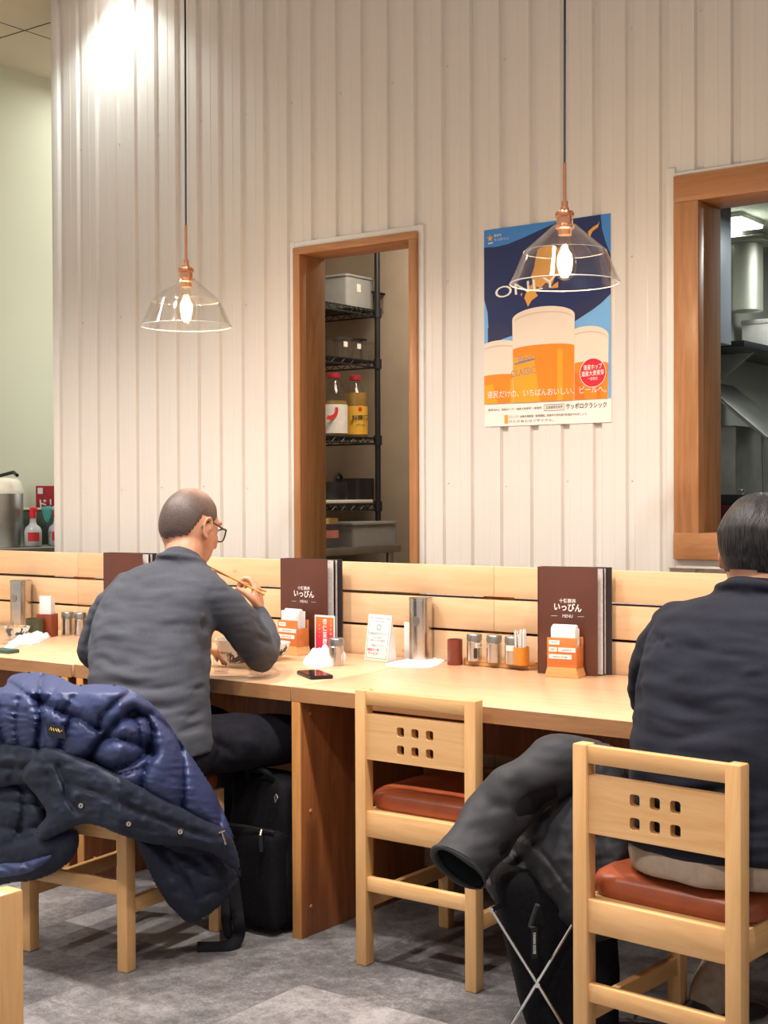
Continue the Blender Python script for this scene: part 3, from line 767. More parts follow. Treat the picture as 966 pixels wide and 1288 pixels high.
menu('brown menu book behind the napkin holder nearest the black-sweatered man', 677, R_(10), xw=.188, py=845, Y=3.688)
menu('brown menu book behind the orange napkin holder and red dessert card', 353.5, R_(3), xw=.2, py=800, Y=3.70)
menu('brown menu book mostly hidden behind the man in grey', 131, R_(4), xw=.2, py=800, Y=3.70)

M['orange_wood'] = wood('orange_holder_wood', '#d9864c', '#bd6a32', 'x', 10, .4, .8, .5)
M['pale_wood'] = wood('pale_holder_foot', '#e3b47c', '#cf985c', 'x', 12, .45, .8, .5)
M['tape'] = plain('label_tape', (.84, .82, .80), .4, var=.02)
def napkin_holder(label, px, py, ang, lines):
    p = base(px, py); p = onY(px, py, min(p.y, 3.632))
    t = thing('napkin_holder', label, 'napkin holder', (p.x, p.y, CZ), ang, 'napkin holders on the counter')
    w, d = .094, .058
    m = MB(); m.prism([(-.006, 0), (-.006, .006), (.002, .03), (w - .002, .03), (w + .006, .006), (w + .006, 0)], d + .006, M['pale_wood'], Matrix.Translation((0, d + .003, .0)) @ Matrix.Rotation(PI / 2, 4, 'X'), .001); m.build('foot', t)
    m = MB(); m.box(0, w, 0, .004, .028, .118, M['orange_wood'], .001); m.build('front_panel', t)
    m = MB(); m.box(0, w, d - .004, d, .028, .118, M['orange_wood'], .001); m.build('back_panel', t)
    m = MB(); m.box(w - .004, w, .004, d - .004, .028, .09, M['orange_wood'], .001); m.build('side_panel', t)
    m = MB(); m.box(0, .004, .004, d - .004, .028, .09, M['orange_wood'], .001); m.build('side_panel', t)
    m = MB()
    for z, segs in lines:
        for x0, x1, s in segs:
            m.box(x0, x1, -.0007, 0, z - .0065, z + .0065, M['tape']); m.text(s, .0088, up_xz(((x0 + x1) / 2, -.001, z)), M['ink'], sx=.9)
    m.build('label_strip', t, smooth=None)
    # napkins are lifted out of it: a thing of their own
    n = thing('napkin_stack', label.replace('wooden holder', '').strip(), 'napkins', (p.x, p.y, CZ + .031), ang, 'stacks of white napkins')
    return t, n, (p.x, p.y, ang, w, d)
def napkins(label, info, hh=.125):
    x, y, a, w, d = info
    m = MB()
    for k in range(9):
        yy = .008 + k * .0046; j = random.uniform(-.002, .002)
        m.box(.009 + j, w - .009 + j, yy, yy + .0036, 0, hh - .004 * abs(k - 4) * random.uniform(.2, 1), M['white_paper'], .0015)
    o = m.build('napkin_stack', label=label, category='napkins'); o.location = (x, y, CZ + .031); o.rotation_euler = (0, 0, a)
def nh(label, nlabel, px, py, ang, lines):
    t, n, info = napkin_holder(label, px, py, ang, lines); bpy.data.objects.remove(n); napkins(nlabel, info)
L2 = [(.104, [(.006, .040, 'Wi-Fi')]), (.083, [(.006, .032, 'SSID'), (.036, .090, 'password')]), (.062, [(.006, .078, 'lopsirer-hrcegr')])]
nh('orange wooden napkin holder with Wi-Fi labels in front of the large brown menu', 'white napkins standing in the holder in front of the large brown menu', 688, 851, R_(8), L2)
L1 = [(.104, [(.006, .040, 'Wi-Fi')]), (.083, [(.004, .090, 'SSID password')]), (.062, [(.004, .082, 'lopsirer-hrcegr')])]
nh('orange wooden napkin holder beside the red dessert card near raised elbow', 'white napkins standing in the holder beside the red dessert card', 349.5, 810, R_(-6), L1)

# spice tray with shakers
p = base(577, 839); ang = R_(3)
def shaker(label, px, py, w=.048, h=.086, tab=None, slot=False):
    q = base(px, py); z0 = CZ + (.0165 if tab != 'counter' else 0); q = onZ(px, py, z0) + Vector((-.2, .8, 0)).normalized() * w * .45; r = w / 2
    t = thing('spice_shaker', label, 'shaker', (q.x, q.y, z0), R_(20), 'steel spice shakers')
    m = MB(); m.lathe([(0, 0), (r - .001, 0), (r, .001), (r, h * .70), (r - .0015, h * .72), (0, h * .72)], M['steel'], 32); m.build('body', t)
    m = MB(); m.lathe([(r - .0022, h * .72), (r - .0022, h * .745), (r + .0008, h * .75), (r + .0008, h * .95), (r - .002, h), (0, h)], M['steel_dull'], 32); m.build('lid', t)
    if tab in ('side', 'front'):
        a0 = R_(-70 if tab == 'front' else -130); m = MB(); k = 8
        for i in range(k):
            a, c = a0 + i * R_(9), a0 + (i + 1) * R_(9); rr_ = r + .0004
            m.poly([(rr_ * math.cos(a), rr_ * math.sin(a), h * .50), (rr_ * math.cos(c), rr_ * math.sin(c), h * .50), (rr_ * math.cos(c), rr_ * math.sin(c), h * .68), (rr_ * math.cos(a), rr_ * math.sin(a), h * .68)], M['tape'])
        if tab == 'front': m.text('山椒', .010, Matrix.Translation(((r + .0008) * math.cos(a0 + .6), (r + .0008) * math.sin(a0 + .6), h * .59)) @ Matrix.Rotation(a0 + .6 + PI / 2, 4, 'Z') @ Matrix.Rotation(PI / 2, 4, 'X'), M['ink'])
        m.build('name_label', t, smooth=None)
    if slot:
        m = MB(); m.prism(rr(0, 0, .012, .034, .0058), .0016, M['ink'], Matrix.Translation((.35 * r, -.94 * r, h * .30)) @ Matrix.Rotation(R_(20), 4, 'Z') @ Matrix.Rotation(PI / 2, 4, 'X')); m.build('viewing_slot', t)
    return t
tr_c = (onZ(578, 836, CZ) + onZ(676, 842, CZ)) / 2
m = MB((tr_c.x, tr_c.y + .022, CZ)); cx, cy = tr_c.x, tr_c.y + .022
m.prism(rr(0, 0, .262, .075, .03, 6), .014, M['pale_wood'], Matrix.Translation((cx, cy, CZ)) @ Matrix.Rotation(R_(2), 4, 'Z'), .002)
b = plate_with_holes(rr(0, 0, .262, .075, .03, 6), [rr(0, 0, .250, .063, .025, 6)], .008); m.join(b, M['pale_wood'], Matrix.Translation((cx, cy, CZ + .0135)) @ Matrix.Rotation(R_(2), 4, 'Z'))
m.build('spice_tray', label='low pale wooden tray with rounded ends holding shakers and toothpicks', category='tray')
shaker('steel shaker with a white paper label and a dark slot, leftmost on the wooden tray', 594, 832, tab='front', slot=True)
shaker('plain steel shaker in the middle of the three on the wooden tray', 619, 834)
shaker('steel shaker beside the toothpick pot on the wooden tray', 642, 836, tab='side')
shaker('lone steel shaker standing before crumpled tissue near phone', 419.5, 838, tab='counter', h=.088)
shaker('steel shaker nearest the brown upright napkin box at the left', 81, 799, tab='counter', h=.09)
shaker('steel shaker half hidden by the left arm of man in grey', 97, 800, tab='counter', h=.09)
M['amber'] = plain('amber_plastic', '#d88a2e', .35, coat=.3)
q = onZ(662, 837, CZ + .0165) + Vector((-.1, .02, 0)) * .2
t = thing('toothpick_pot', 'small amber pot full of white-wrapped toothpicks on the tray', 'pot', (q.x, q.y, CZ + .0165))
m = MB(); m.lathe([(0, 0), (.0235, 0), (.025, .004), (.025, .056), (.0225, .056), (.0225, .004), (0, .004)], M['amber'], 28); m.build('pot', t)
for k in range(26):
    a, r = random.uniform(0, 2 * PI), .017 * math.sqrt(random.random()); z = random.uniform(.09, .108)
    o = MB((q.x + r * math.cos(a), q.y + r * math.sin(a), CZ + .021)); b0 = Vector((q.x + r * math.cos(a), q.y + r * math.sin(a), CZ + .021))
    o.tube([b0, b0 + Vector((r * .25 * math.cos(a), r * .25 * math.sin(a), z))], [.0021, .0024], M['white_paper'], 6)
    o.build('wrapped_toothpick', label='white paper-wrapped toothpick standing in the amber pot on spice tray', category='toothpick', group='wrapped toothpicks in the amber pot')

# chopstick canisters
def canister(label, px, py, w, h):
    q = base(px, py) + Vector((-.2, .98, 0)) * w * .45; r = w / 2; q.y = min(q.y, 3.785 - r)
    t = thing('chopstick_canister', label, 'canister', (q.x, q.y, CZ), 0, 'tall steel canisters on the counter')
    m = MB(); m.lathe([(0, 0), (r, 0), (r, h - .006), (r + .001, h - .005), (r + .001, h), (r - .002, h), (r - .002, .004), (0, .004)], M['steel'], 48); m.build('body', t)
    m = MB(); a = R_(-78); mt = Matrix.Translation((r * .985 * math.cos(a), r * .985 * math.sin(a), h * .64)) @ Matrix.Rotation(a + PI / 2, 4, 'Z') @ Matrix.Rotation(PI / 2, 4, 'X')
    m.prism([(.012 * math.cos(2 * PI * k / 24), .017 * math.sin(2 * PI * k / 24)) for k in range(24)], .0035, M['steel_dull'], mt); m.build('finger_hole', t)
    m = MB(); m.lathe([(r - .003, h - .003), (r * .5, h - .001), (0, h - .0005)], M['steel_dull'], 40); m.build('lid', t)
canister('tall steel canister on pink cloth beside the white sign', 526.5, 832, .076, .207)
canister('tall steel canister behind the green cup at far left', 26, 790, .086, .197)

M['dark_red'] = plain('red_brown_cup', '#7a3322', .4, coat=.3)
q = base(569, 837) + Vector((-.2, .98, 0)) * .022
m = MB((q.x, q.y, CZ)); m.lathe([(0, CZ), (.0235, CZ), (.0245, CZ + .002), (.0245, CZ + .082), (.0215, CZ + .082), (.0215, CZ + .006), (0, CZ + .006)], M['dark_red'], 32, Matrix.Translation((q.x, q.y, 0)))
m.build('bill_cup', label='small red-brown cylindrical cup beside the wooden spice tray', category='cup')

# white sign stand with green border, and the pink card behind it
M['green'] = plain('sign_green', '#3f9d6d', .5); M['pinkred'] = plain('sign_red', '#d8305a', .5); M['sign_blue'] = plain('sign_grey_blue', '#5a6478', .5)
p = base(458, 830); p2 = base(497, 833); an = R_(-6)
t = thing('sign_stand', 'white A5 notice with green border leaning upright left of steel canister', 'sign', (p.x, p.y, CZ), an)
m = MB(); w, h = .103, .152
mt = Matrix.Translation((0, 0, 0)) @ Matrix.Rotation(R_(-9), 4, 'X')
m.box(0, w, 0, .003, .001, h, M['white_paper'], .0006, mt)
m.prism([(0, 0), (.045, 0), (.024, h * .98)], .003, M['white_paper'], Matrix.Translation((w - .003, .0, .001)) @ Matrix(((0, 0, 1, 0), (1, 0, 0, 0), (0, 1, 0, 0), (0, 0, 0, 1))))
m.build('panel', t)
m = MB()
for a in ((.006, w - .006, .008, .0095), (.006, w - .006, h - .0115, h - .01), (.006, .0075, .008, h - .01), (w - .0075, w - .006, .008, h - .01)): m.box(a[0], a[1], -.0006, 0, a[2], a[3], M['green'], mtx=mt)
b = plate_with_holes([(.010 * math.cos(2 * PI * k / 24), .010 * math.sin(2 * PI * k / 24)) for k in range(24)], [[(.0075 * math.cos(2 * PI * k / 24), .0075 * math.sin(2 * PI * k / 24)) for k in range(24)]], .0006); m.join(b, M['green'], mt @ up_xz((w / 2, 0, h * .73)))
def st(s, size, x, z, mat, al='CENTER', off=0.): m.text(s, size, mt @ up_xz((x, -.0009, z)), mat, al, font_off=off)
st('Welcome Japan', .0075, w / 2, h * .86, M['sign_blue']); st('LINE公式アカウント', .0088, w / 2, h * .59, M['sign_blue'], off=.01)
st('友だち追加で', .007, w / 2, h * .505, M['sign_blue']); st('お得なクーポン配信中', .007, w / 2, h * .44, M['sign_blue']); st('ご登録はこちらから', .007, w / 2, h * .33, M['sign_blue'])
st('味噌汁一杯', .0105, w * .36, h * .235, M['pinkred'], off=.014); st('サービス!', .0105, w * .36, h * .155, M['pinkred'], off=.014)
m.build('sign_print', t, smooth=None)
M['pink'] = plain('pink_card', '#e08a86', .6); M['towel'] = plain('white_cloth', (.88, .84, .86), .9, var=.03, bump=.3)
q = onY(505, 815, 3.70)
m = MB((q.x, q.y + .04, CZ)); m.box(q.x - .012, q.x + .062, q.y + .045, q.y + .048, CZ + .001, CZ + .10, M['pink'], .0008); m.box(q.x - .018, q.x + .012, q.y + .040, q.y + .043, CZ + .001, CZ + .125, M['white_paper'], .0008)
m.build('leaflet', label='pink and white leaflet standing between white sign and steel canister', category='leaflet')
def cloth_patch(name, pts, z, mat, amp, label, cat, step=.006, hmax=.004):
    """crumpled cloth or paper lying on the counter"""
    P = smooth_poly(pts, 4); b = bmesh.new(); x0, x1 = min(p[0] for p in P), max(p[0] for p in P); y0, y1 = min(p[1] for p in P), max(p[1] for p in P)
    nx, ny = int((x1 - x0) / step) + 2, int((y1 - y0) / step) + 2; G = {}; B = {}
    for i in range(nx):
        for j in range(ny):
            x, y = x0 + (i - .5) * step, y0 + (j - .5) * step; d, qx, qy = poly_d(x, y, P, True); ins = inside(x, y, P)
            if ins or d < step * .75:
                if not ins or d < step * .4: x, y, d = qx, qy, 0
                e = 1 - math.exp(-d / .012)
                n = noise.noise(Vector((x * 45, y * 45, 3))) + .6 * abs(noise.noise(Vector((x * 100, y * 100, 9))))
                hh = hmax * e * (.55 + n * amp)
                G[i, j] = b.verts.new((x, y, z + .0025 + max(0, hh))); B[i, j] = b.verts.new((x, y, z + .0003))
    for (i, j) in G:
        q = [(i, j), (i + 1, j), (i + 1, j + 1), (i, j + 1)]
        if all(c in G for c in q):
            b.faces.new([G[c] for c in q]); b.faces.new([B[c] for c in q[::-1]])
    for e in [e for e in b.edges if len(e.link_faces) == 1]:
        pass
    gi = {v: k for k, v in G.items()}
    for e in [e for e in b.edges if len(e.link_faces) == 1 and e.verts[0] in gi]:
        a, c = e.verts; b.faces.new((a, c, B[gi[c]], B[gi[a]]))
    bmesh.ops.delete(b, geom=[v for v in b.verts if not v.link_faces], context='VERTS'); bmesh.ops.recalc_face_normals(b, faces=b.faces)
    c0 = (sum(p[0] for p in P) / len(P), sum(p[1] for p in P) / len(P), z)
    m = MB(c0); m.join(b, mat); return m.build(name, smooth=70, label=label, category=cat)
P_ = lambda *pts: [tuple(onZ(x, y, CZ).xy) for x, y in pts]
cloth_patch('folded_cloth', P_((485, 836), (520, 828), (558, 826), (557, 833), (545, 839), (520, 840), (500, 839)), CZ - .0005, M['towel'], .8, 'pink-white cloth spread under the steel canister near white sign', 'cloth', hmax=.005)
cloth_patch('crumpled_tissue', P_((381, 835), (387, 826), (400, 822), (422, 822), (436, 826), (430, 834), (412, 840), (395, 840)), CZ, M['white_paper'], .7, 'heap of crumpled white tissue behind the lone steel shaker', 'tissue', step=.005, hmax=.032)
cloth_patch('crumpled_tissue', P_((6, 815), (22, 806), (45, 800), (60, 797), (64, 801), (50, 809), (30, 812), (14, 817)), CZ, M['white_paper'], .8, 'crumpled white tissue lying before the green cup at far left', 'tissue', step=.006, hmax=.028)

# red dessert card in a clear stand
p = base(396, 824)
t = thing('dessert_card', 'small red and orange dessert card in clear stand before menu', 'card', (p.x, p.y, CZ), R_(-4))
M['clear'] = glass('clear_acrylic', (.97, .97, .97), .02, 1.45); M['card_red'] = plain('card_red', '#d23a35', .4); M['card_orange'] = plain('card_orange', '#e8703a', .4)
w, h = .092, .138
def grad_card():
    m, nt, b = new_mat('red_orange_print'); tc = N(nt, 'ShaderNodeTexCoord'); sp = N(nt, 'ShaderNodeSeparateXYZ'); nt.links.new(tc.outputs['Object'], sp.inputs[0])
    r = ramp(nt, [(0.02, rgb('#a81f52')), (.07, rgb('#d2303f')), (.13, rgb('#ee7a35'))]); nt.links.new(sp.outputs[2], r.inputs[0]); nt.links.new(r.outputs[0], b.inputs['Base Color']); b.inputs['Roughness'].default_value = .4
    return m
m = MB(); m.box(0, w, 0, .002, .004, h, M['white_paper'], .0006); m.box(-.001, w + .001, -.006, .03, 0, .003, M['clear'], .0005); m.build('card_stand', t)
m = MB(); m.box(.005, w - .005, -.0007, 0, .012, h - .006, grad_card())
for i, ch in enumerate('杏仁豆腐'): m.text(ch, .021, up_xz((w * .52, -.0011, h * .84 - i * .0225)), M['white_ink'], font_off=.02)
for i, ch in enumerate('とろける'): m.text(ch, .010, up_xz((w * .82, -.0011, h * .86 - i * .014)), M['white_ink'])
for i, ch in enumerate('デザート'): m.text(ch, .008, up_xz((w * .25, -.0011, h * .74 - i * .012)), M['white_ink'])
m.build('card_print', t, smooth=None)

# phone
M['phone'] = plain('phone_black', '#17191a', .35); M['screen'] = plain('phone_screen', '#22262a', .08, spec=.6)
p = base(388, 852)
t = thing('smartphone', 'black smartphone lying flat near the counter edge', 'phone', (p.x, p.y + .03, CZ), R_(57))
m = MB(); m.prism(rr(0, 0, .072, .150, .010), .0105, M['phone'], None, .0015); m.build('phone_case', t)
m = MB(); m.prism(rr(0, 0, .066, .143, .008), .0006, M['screen'], Matrix.Translation((0, 0, .0103))); m.build('screen', t)

# bowls and small glass in front of the man in grey
def bowl_mat():
    m, nt, b = new_mat('painted_porcelain'); tc = N(nt, 'ShaderNodeTexCoord'); no = N(nt, 'ShaderNodeTexNoise', Scale=26., Detail=2., Distortion=1.2)
    sp = N(nt, 'ShaderNodeSeparateXYZ'); nt.links.new(tc.outputs['Object'], sp.inputs[0]); nt.links.new(tc.outputs['Object'], no.inputs['Vector'])
    band = ramp(nt, [(.012, (0, 0, 0)), (.02, (1, 1, 1)), (.048, (1, 1, 1)), (.056, (0, 0, 0))]); nt.links.new(sp.outputs[2], band.inputs[0])
    r = ramp(nt, [(.5, (0, 0, 0)), (.53, (1, 1, 1))]); nt.links.new(no.outputs[0], r.inputs[0])
    mu = N(nt, 'ShaderNodeMath', operation='MULTIPLY'); nt.links.new(band.outputs[0], mu.inputs[0]); nt.links.new(r.outputs[0], mu.inputs[1])
    mx = N(nt, 'ShaderNodeMix', data_type='RGBA'); mx.inputs[6].default_value = (.78, .74, .66, 1); mx.inputs[7].default_value = (.03, .035, .05, 1)
    nt.links.new(mu.outputs[0], mx.inputs[0]); nt.links.new(mx.outputs[2], b.inputs['Base Color']); b.inputs['Roughness'].default_value = .2
    return m
M['porcelain'] = bowl_mat(); M['rice'] = plain('sauced_rice', '#6a4425', .6, var=.5, scale=120, bump=.8)
def bowl(name, label, c, r, h, fill=None):
    t = thing(name, label, 'bowl', (c[0], c[1], CZ))
    m = MB(); pr = [(0, .004), (r * .42, .004), (r * .42, 0), (r * .48, 0), (r * .48, .008), (r * .7, h * .28), (r * .9, h * .62), (r, h), (r - .003, h), (r * .86, h * .62), (r * .62, h * .3), (r * .3, .014), (0, .012)]
    m.lathe(pr, M['porcelain'], 48); m.build('bowl', t, smooth=50)
    if fill:
        m = MB(); m.lathe([(0, h * .8), (r * .4, h * .78), (r * .8, h * .62), (r * .84, h * .55)], fill, 32); m.build('food', t, smooth=60)
bowl('rice_bowl', 'patterned porcelain rice bowl in front of man in grey', onZ(302, 842, CZ).xy + Vector((-.045, .05)), .080, .090, M['rice'])
bowl('soup_bowl', 'pale porcelain bowl between raised elbow and napkin holder', onZ(340, 830, CZ).xy, .067, .058, None)
M['clear2'] = glass('clear_tumbler', (.96, .97, .97), .02, 1.45)
def tumbler(label, px, py, r, h, water=True):
    c = base(px, py); t = thing('water_glass', label, 'glass', (c.x, c.y + r, CZ))
    m = MB(); m.lathe([(0, 0), (r * .85, 0), (r, h), (r - .002, h), (r * .85 - .002, .006), (0, .006)], M['clear2'], 36); m.build('tumbler', t, smooth=50)
tumbler('small clear glass beside the rice bowl of man in grey', 271, 848, .026, .055)
tumbler('clear water tumbler cut off at the left edge of the photo', -1, 811, .030, .082)
# left-hand cluster
M['cup_green'] = plain('moss_green_cup', '#4c4a32', .5, var=.15, scale=20)
q = base(35, 803); m = MB((q.x, q.y + .034, CZ)); m.lathe([(0, CZ), (.033, CZ), (.0345, CZ + .004), (.0345, CZ + .074), (.031, CZ + .074), (.030, CZ + .008), (0, CZ + .008)], M['cup_green'], 36, Matrix.Translation((q.x, q.y + .034, 0))); m.build('tea_cup', label='straight moss-green tea cup standing at the far left', category='cup')
M['napkin_box'] = wood('red_brown_box', '#9a4a2a', '#763218', 'z', 9, .4, .8, .5)
q = base(46, 801); t = thing('napkin_box', 'narrow red-brown upright box between green cup and shakers', 'napkin box', (q.x, q.y, CZ), R_(22))
m = MB()
for a in ((0, .064, 0, .004), (0, .064, .05, .054), (0, .004, .004, .05), (.06, .064, .004, .05)): m.box(*a, 0, .088, M['napkin_box'], .0008)
m.box(.004, .06, .004, .05, 0, .005, M['napkin_box']); m.build('box', t)
m = MB((q.x, q.y, CZ + .006))
for k in range(6): m.box(.008, .056, .010 + k * .006, .0145 + k * .006, .006, .158 - .003 * k, M['white_paper'], .001, Matrix.Translation((q.x, q.y, CZ)) @ Matrix.Rotation(R_(22), 4, 'Z'))
m.build('napkin_stack', label='tall white napkins standing in the narrow red-brown box', category='napkins')
q = base(15, 806); M['mixed'] = plain('leftover_food', '#b98a58', .6, var=.5, scale=80)
t = thing('side_dish', 'small dark side dish with food between tumbler and green cup', 'dish', (q.x, q.y + .02, CZ))
m = MB(); m.lathe([(0, .002), (.02, 0), (.024, .004), (.05, .042), (.053, .052), (.050, .052), (.045, .04), (.02, .008), (0, .008)], M['porcelain'], 36); m.build('dish', t, smooth=50)
m = MB(); m.lathe([(0, .058), (.02, .054), (.044, .042)], M['mixed'], 24); m.build('food', t, smooth=60)
M['teal'] = plain('dark_teal_case', '#38584e', .5)
q = base(2, 822); m = MB((q.x, q.y, CZ)); m.box(q.x - .06, q.x + .035, q.y - .0, q.y + .05, CZ, CZ + .013, M['teal'], .003); m.build('phone_case', label='dark green flat case at the left edge of counter', category='case')
# ------------------------------------------------------------------ storage room seen through the narrow hatch
M['bin'] = plain('frosted_bin', (.62, .63, .60), .35, var=.05, **{'Transmission Weight': .55, 'IOR': 1.12})
M['clear_tub'] = glass('clear_tub', (.955, .96, .955), .05, 1.4)
M['black_plastic'] = plain('black_plastic', '#1c1c20', .4)
M['vinegar'] = plain('amber_liquid', (.42, .25, .06), .15, var=.05, **{'Transmission Weight': .3})
M['red_cap'] = plain('red_cap', '#b8203a', .4)
M['label_y'] = plain('yellow_label', '#dca93a', .5); M['label_w'] = plain('white_label', (.75, .72, .68), .5); M['label_r'] = plain('red_print', '#c8302a', .5)
M['gold'] = plain('gold_lid', (.8, .6, .25), .3, 1.)
M['rust'] = plain('pink_label', '#c97a70', .6)
RX0, RX1, RY0, RY1 = -4.53, -4.08, 4.62, 5.50
TZ = 1.02
t = thing('steel_work_table', 'steel work table under the black wire rack in the storage room', 'table', (RX1, RY1, 0))
m = MB(); m.box(-.52, .14, -1.0, -.0, TZ - .035, TZ, M['steel_dull'], .003); m.build('table_top', t)
m = MB(); m.box(-.52, .14, -1.0, -.0, .35, .37, M['steel_dull'], .003); m.build('lower_shelf', t)
for x in (-.49, .10):
    for y in (-.97, -.04): m = MB(); m.cyl((x, y), .018, 0, TZ - .036, M['steel_dull'], 16); m.build('leg', t)
t = thing('wire_rack', 'black wire shelving rack with bottles and tubs in the storage room', 'shelf', (RX1, RY1, TZ))
def zx(px, py): return onY(px, py, RY1).z
SH = [zx(475, 391), zx(476, 455), zx(478, 551), zx(480, 634)]
for x in (0, RX0 - RX1):
    for y in (0, RY0 - RY1): m = MB(); m.cyl((x, y), .014, 0.0, 1.62, M['black_wire'], 14); m.build('post', t)
for z in SH:
    zz = z - TZ; m = MB(); w, l = RX0 - RX1, RY0 - RY1
    for dz in (0, -.028):
        m.tube([(0, 0, zz + dz), (w, 0, zz + dz), (w, l, zz + dz), (0, l, zz + dz)], .004, M['black_wire'], 6, closed=True, side=(0, 0, 1))
    n = 24
    for k in range(n + 1): m.tube([(0, l * k / n, zz + .002), (w, l * k / n, zz + .002)], .0022, M['black_wire'], 5)
    for k in range(n):   # zig-zag truss along the edges
        y0, y1 = l * k / n, l * (k + 1) / n; a, c = (zz, zz - .028) if k % 2 else (zz - .028, zz)
        m.tube([(0, y0, a), (0, y1, c)], .0025, M['black_wire'], 5)
    for k in range(12):
        x0, x1 = w * k / 12, w * (k + 1) / 12; a, c = (zz, zz - .028) if k % 2 else (zz - .028, zz)
        m.tube([(x0, 0, a), (x1, 0, c)], .0025, M['black_wire'], 5)
    for x in (0, w):
        for y in (0, l): m.cyl((x, y), .021, zz - .035, zz + .012, M['black_wire'], 14)
    m.build('wire_shelf', t)
def on_shelf(px, k, X): # point standing on shelf k
    p = onX(px, 500, X); return Vector((X, p.y, (SH + [TZ])[k] + .005))
def tub(name, label, p, wx, wy, h, mat, lid=None, lidmat=None, cat='tub', labelmat=None):
    t = thing(name, label, cat, p)
    b = plate_with_holes(rr(0, 0, wx, wy, .015), [rr(0, 0, wx - .006, wy - .006, .013)], h); m = MB(); m.join(b, mat)
    m.prism(rr(0, 0, wx - .002, wy - .002, .014), .004, mat); m.build('body', t)
    if lid: m = MB(); m.prism(rr(0, 0, wx + .014, wy + .014, .018), lid, lidmat or mat, Matrix.Translation((0, 0, h)), .003); m.build('lid', t)
    if labelmat: m = MB(); m.box(wx / 2, wx / 2 + .001, -.03, .0, h * .55, h * .8, labelmat); m.build('label', t, smooth=None)
    return t
tub('storage_box', 'frosted storage box with small white label on the top rack shelf', on_shelf(424, 0, -4.28) + Vector((0, .0, 0)), .30, .22, .15, M['bin'], .012, None, 'box', M['label_w'])
tub('clear_tub', 'narrow clear tub with black clip on top shelf by the post', on_shelf(452, 0, -4.2) + Vector((0, .06, 0)), .16, .10, .09, M['clear_tub'], .008, M['black_plastic'])
tub('clear_tub', 'clear tub at the left end of the second rack shelf', on_shelf(421, 1, -4.2), .16, .10, .10, M['clear_tub'], .008, M['clear_tub'], labelmat=M['label_w'])
tub('clear_tub', 'clear tub with dark lid in the middle of the second rack shelf', on_shelf(440, 1, -4.2), .14, .10, .10, M['clear_tub'], .008, M['black_plastic'], labelmat=M['label_w'])
tub('clear_tub', 'clear tub next to the corner post on second rack shelf', on_shelf(456, 1, -4.2), .14, .09, .09, M['clear_tub'], .008, M['clear_tub'])
t = thing('carton', 'white carton with red top band behind the clear tubs', 'box', on_shelf(461, 1, -4.36) + Vector((0, .03, 0)))
m = MB(); m.box(-.05, .05, -.10, .10, 0, .14, M['label_w'], .002); m.build('box', t)
m = MB(); m.box(-.051, .051, -.101, .101, .115, .141, M['red_cap'], .001); m.text('め', .05, Matrix.Translation((.0525, .03, .07)) @ Matrix.Rotation(PI / 2, 4, 'Z') @ Matrix.Rotation(PI / 2, 4, 'X'), M['ink']); m.build('print_band', t, smooth=None)
def bottle(label, p, r, h, fill, lab, cap, writing):
    t = thing('sauce_bottle', label, 'bottle', p)
    m = MB(); pr = [(0, 0), (r * .94, 0), (r, .006), (r, h * .58), (r * .92, h * .66), (r * .55, h * .83), (r * .36, h * .9), (r * .36, h * .95), (0, h * .95)]
    m.lathe(pr, M['clear_tub'], 32); m.build('body', t, smooth=50)
    m = MB(); m.lathe([(0, .004), (r * .95, .004), (r * .95, h * fill), (0, h * fill)], M['vinegar'], 28); m.build('contents', t)
    m = MB(); m.lathe([(0, h * .93), (r * .45, h * .93), (r * .47, h * .935), (r * .45, h), (r * .38, h * 1.01), (0, h * 1.01)], cap, 20); m.build('cap', t)
    m = MB(); k = 20; a0, a1 = R_(-140), R_(50)
    for i in range(k):
        a, c = a0 + (a1 - a0) * i / k, a0 + (a1 - a0) * (i + 1) / k; q = r * 1.004
        m.poly([(q * math.cos(a), q * math.sin(a), h * .04), (q * math.cos(c), q * math.sin(c), h * .04), (q * math.cos(c), q * math.sin(c), h * .5), (q * math.cos(a), q * math.sin(a), h * .5)], lab)
    am = R_(-30); mt = Matrix.Translation((r * 1.03 * math.cos(am), r * 1.03 * math.sin(am), h * .30)) @ Matrix.Rotation(am + PI / 2, 4, 'Z') @ Matrix.Rotation(PI / 2, 4, 'X')
    writing(m, mt, r); m.build('label', t, smooth=None)
def wr1(m, mt, r):
    m.text('料理酒', .030, mt, M['ink'], font_off=.02); m.text('みりん風', .012, mt @ Matrix.Translation((0, -.032, 0)), M['ink'])
    m.prism([(.010 * math.cos(2 * PI * k / 16), .010 * math.sin(2 * PI * k / 16) + .045) for k in range(16)], .0004, M['label_r'], mt)
def wr2(m, mt, r):
    pts = [(-.05 + .045 * math.cos(a), .03 + .045 * math.sin(a)) for a in [R_(-110 + 13 * k) for k in range(11)]]
    pin = [(-.05 + .030 * math.cos(a), .035 + .030 * math.sin(a)) for a in [R_(-110 + 13 * k) for k in range(11)]]
    m.prism(pts + pin[::-1], .0004, M['label_r'], mt)
bottle('tall bottle with yellow label and red cap on the third rack shelf', on_shelf(447, 2, -4.17), .060, .30, .72, M['label_y'], M['red_cap'], wr1)
bottle('tall bottle with white label and red swirl on the third rack shelf', on_shelf(420, 2, -4.17), .066, .30, .56, M['label_w'], M['red_cap'], wr2)
m = MB((RX1 - .1, 5.3, SH[3] + .006)); m.box(RX1 - .36, RX1 - .01, 4.7, RY1 - .03, SH[3] + .006, SH[3] + .022, M['label_w'], .002); m.build('cutting_board', label='white cutting board lying on the fourth rack shelf', category='board')
p = on_shelf(440, 3, -4.22) + Vector((0, .03, .0175))
t = thing('black_pot', 'square black container on white board on the fourth rack shelf', 'container', p)
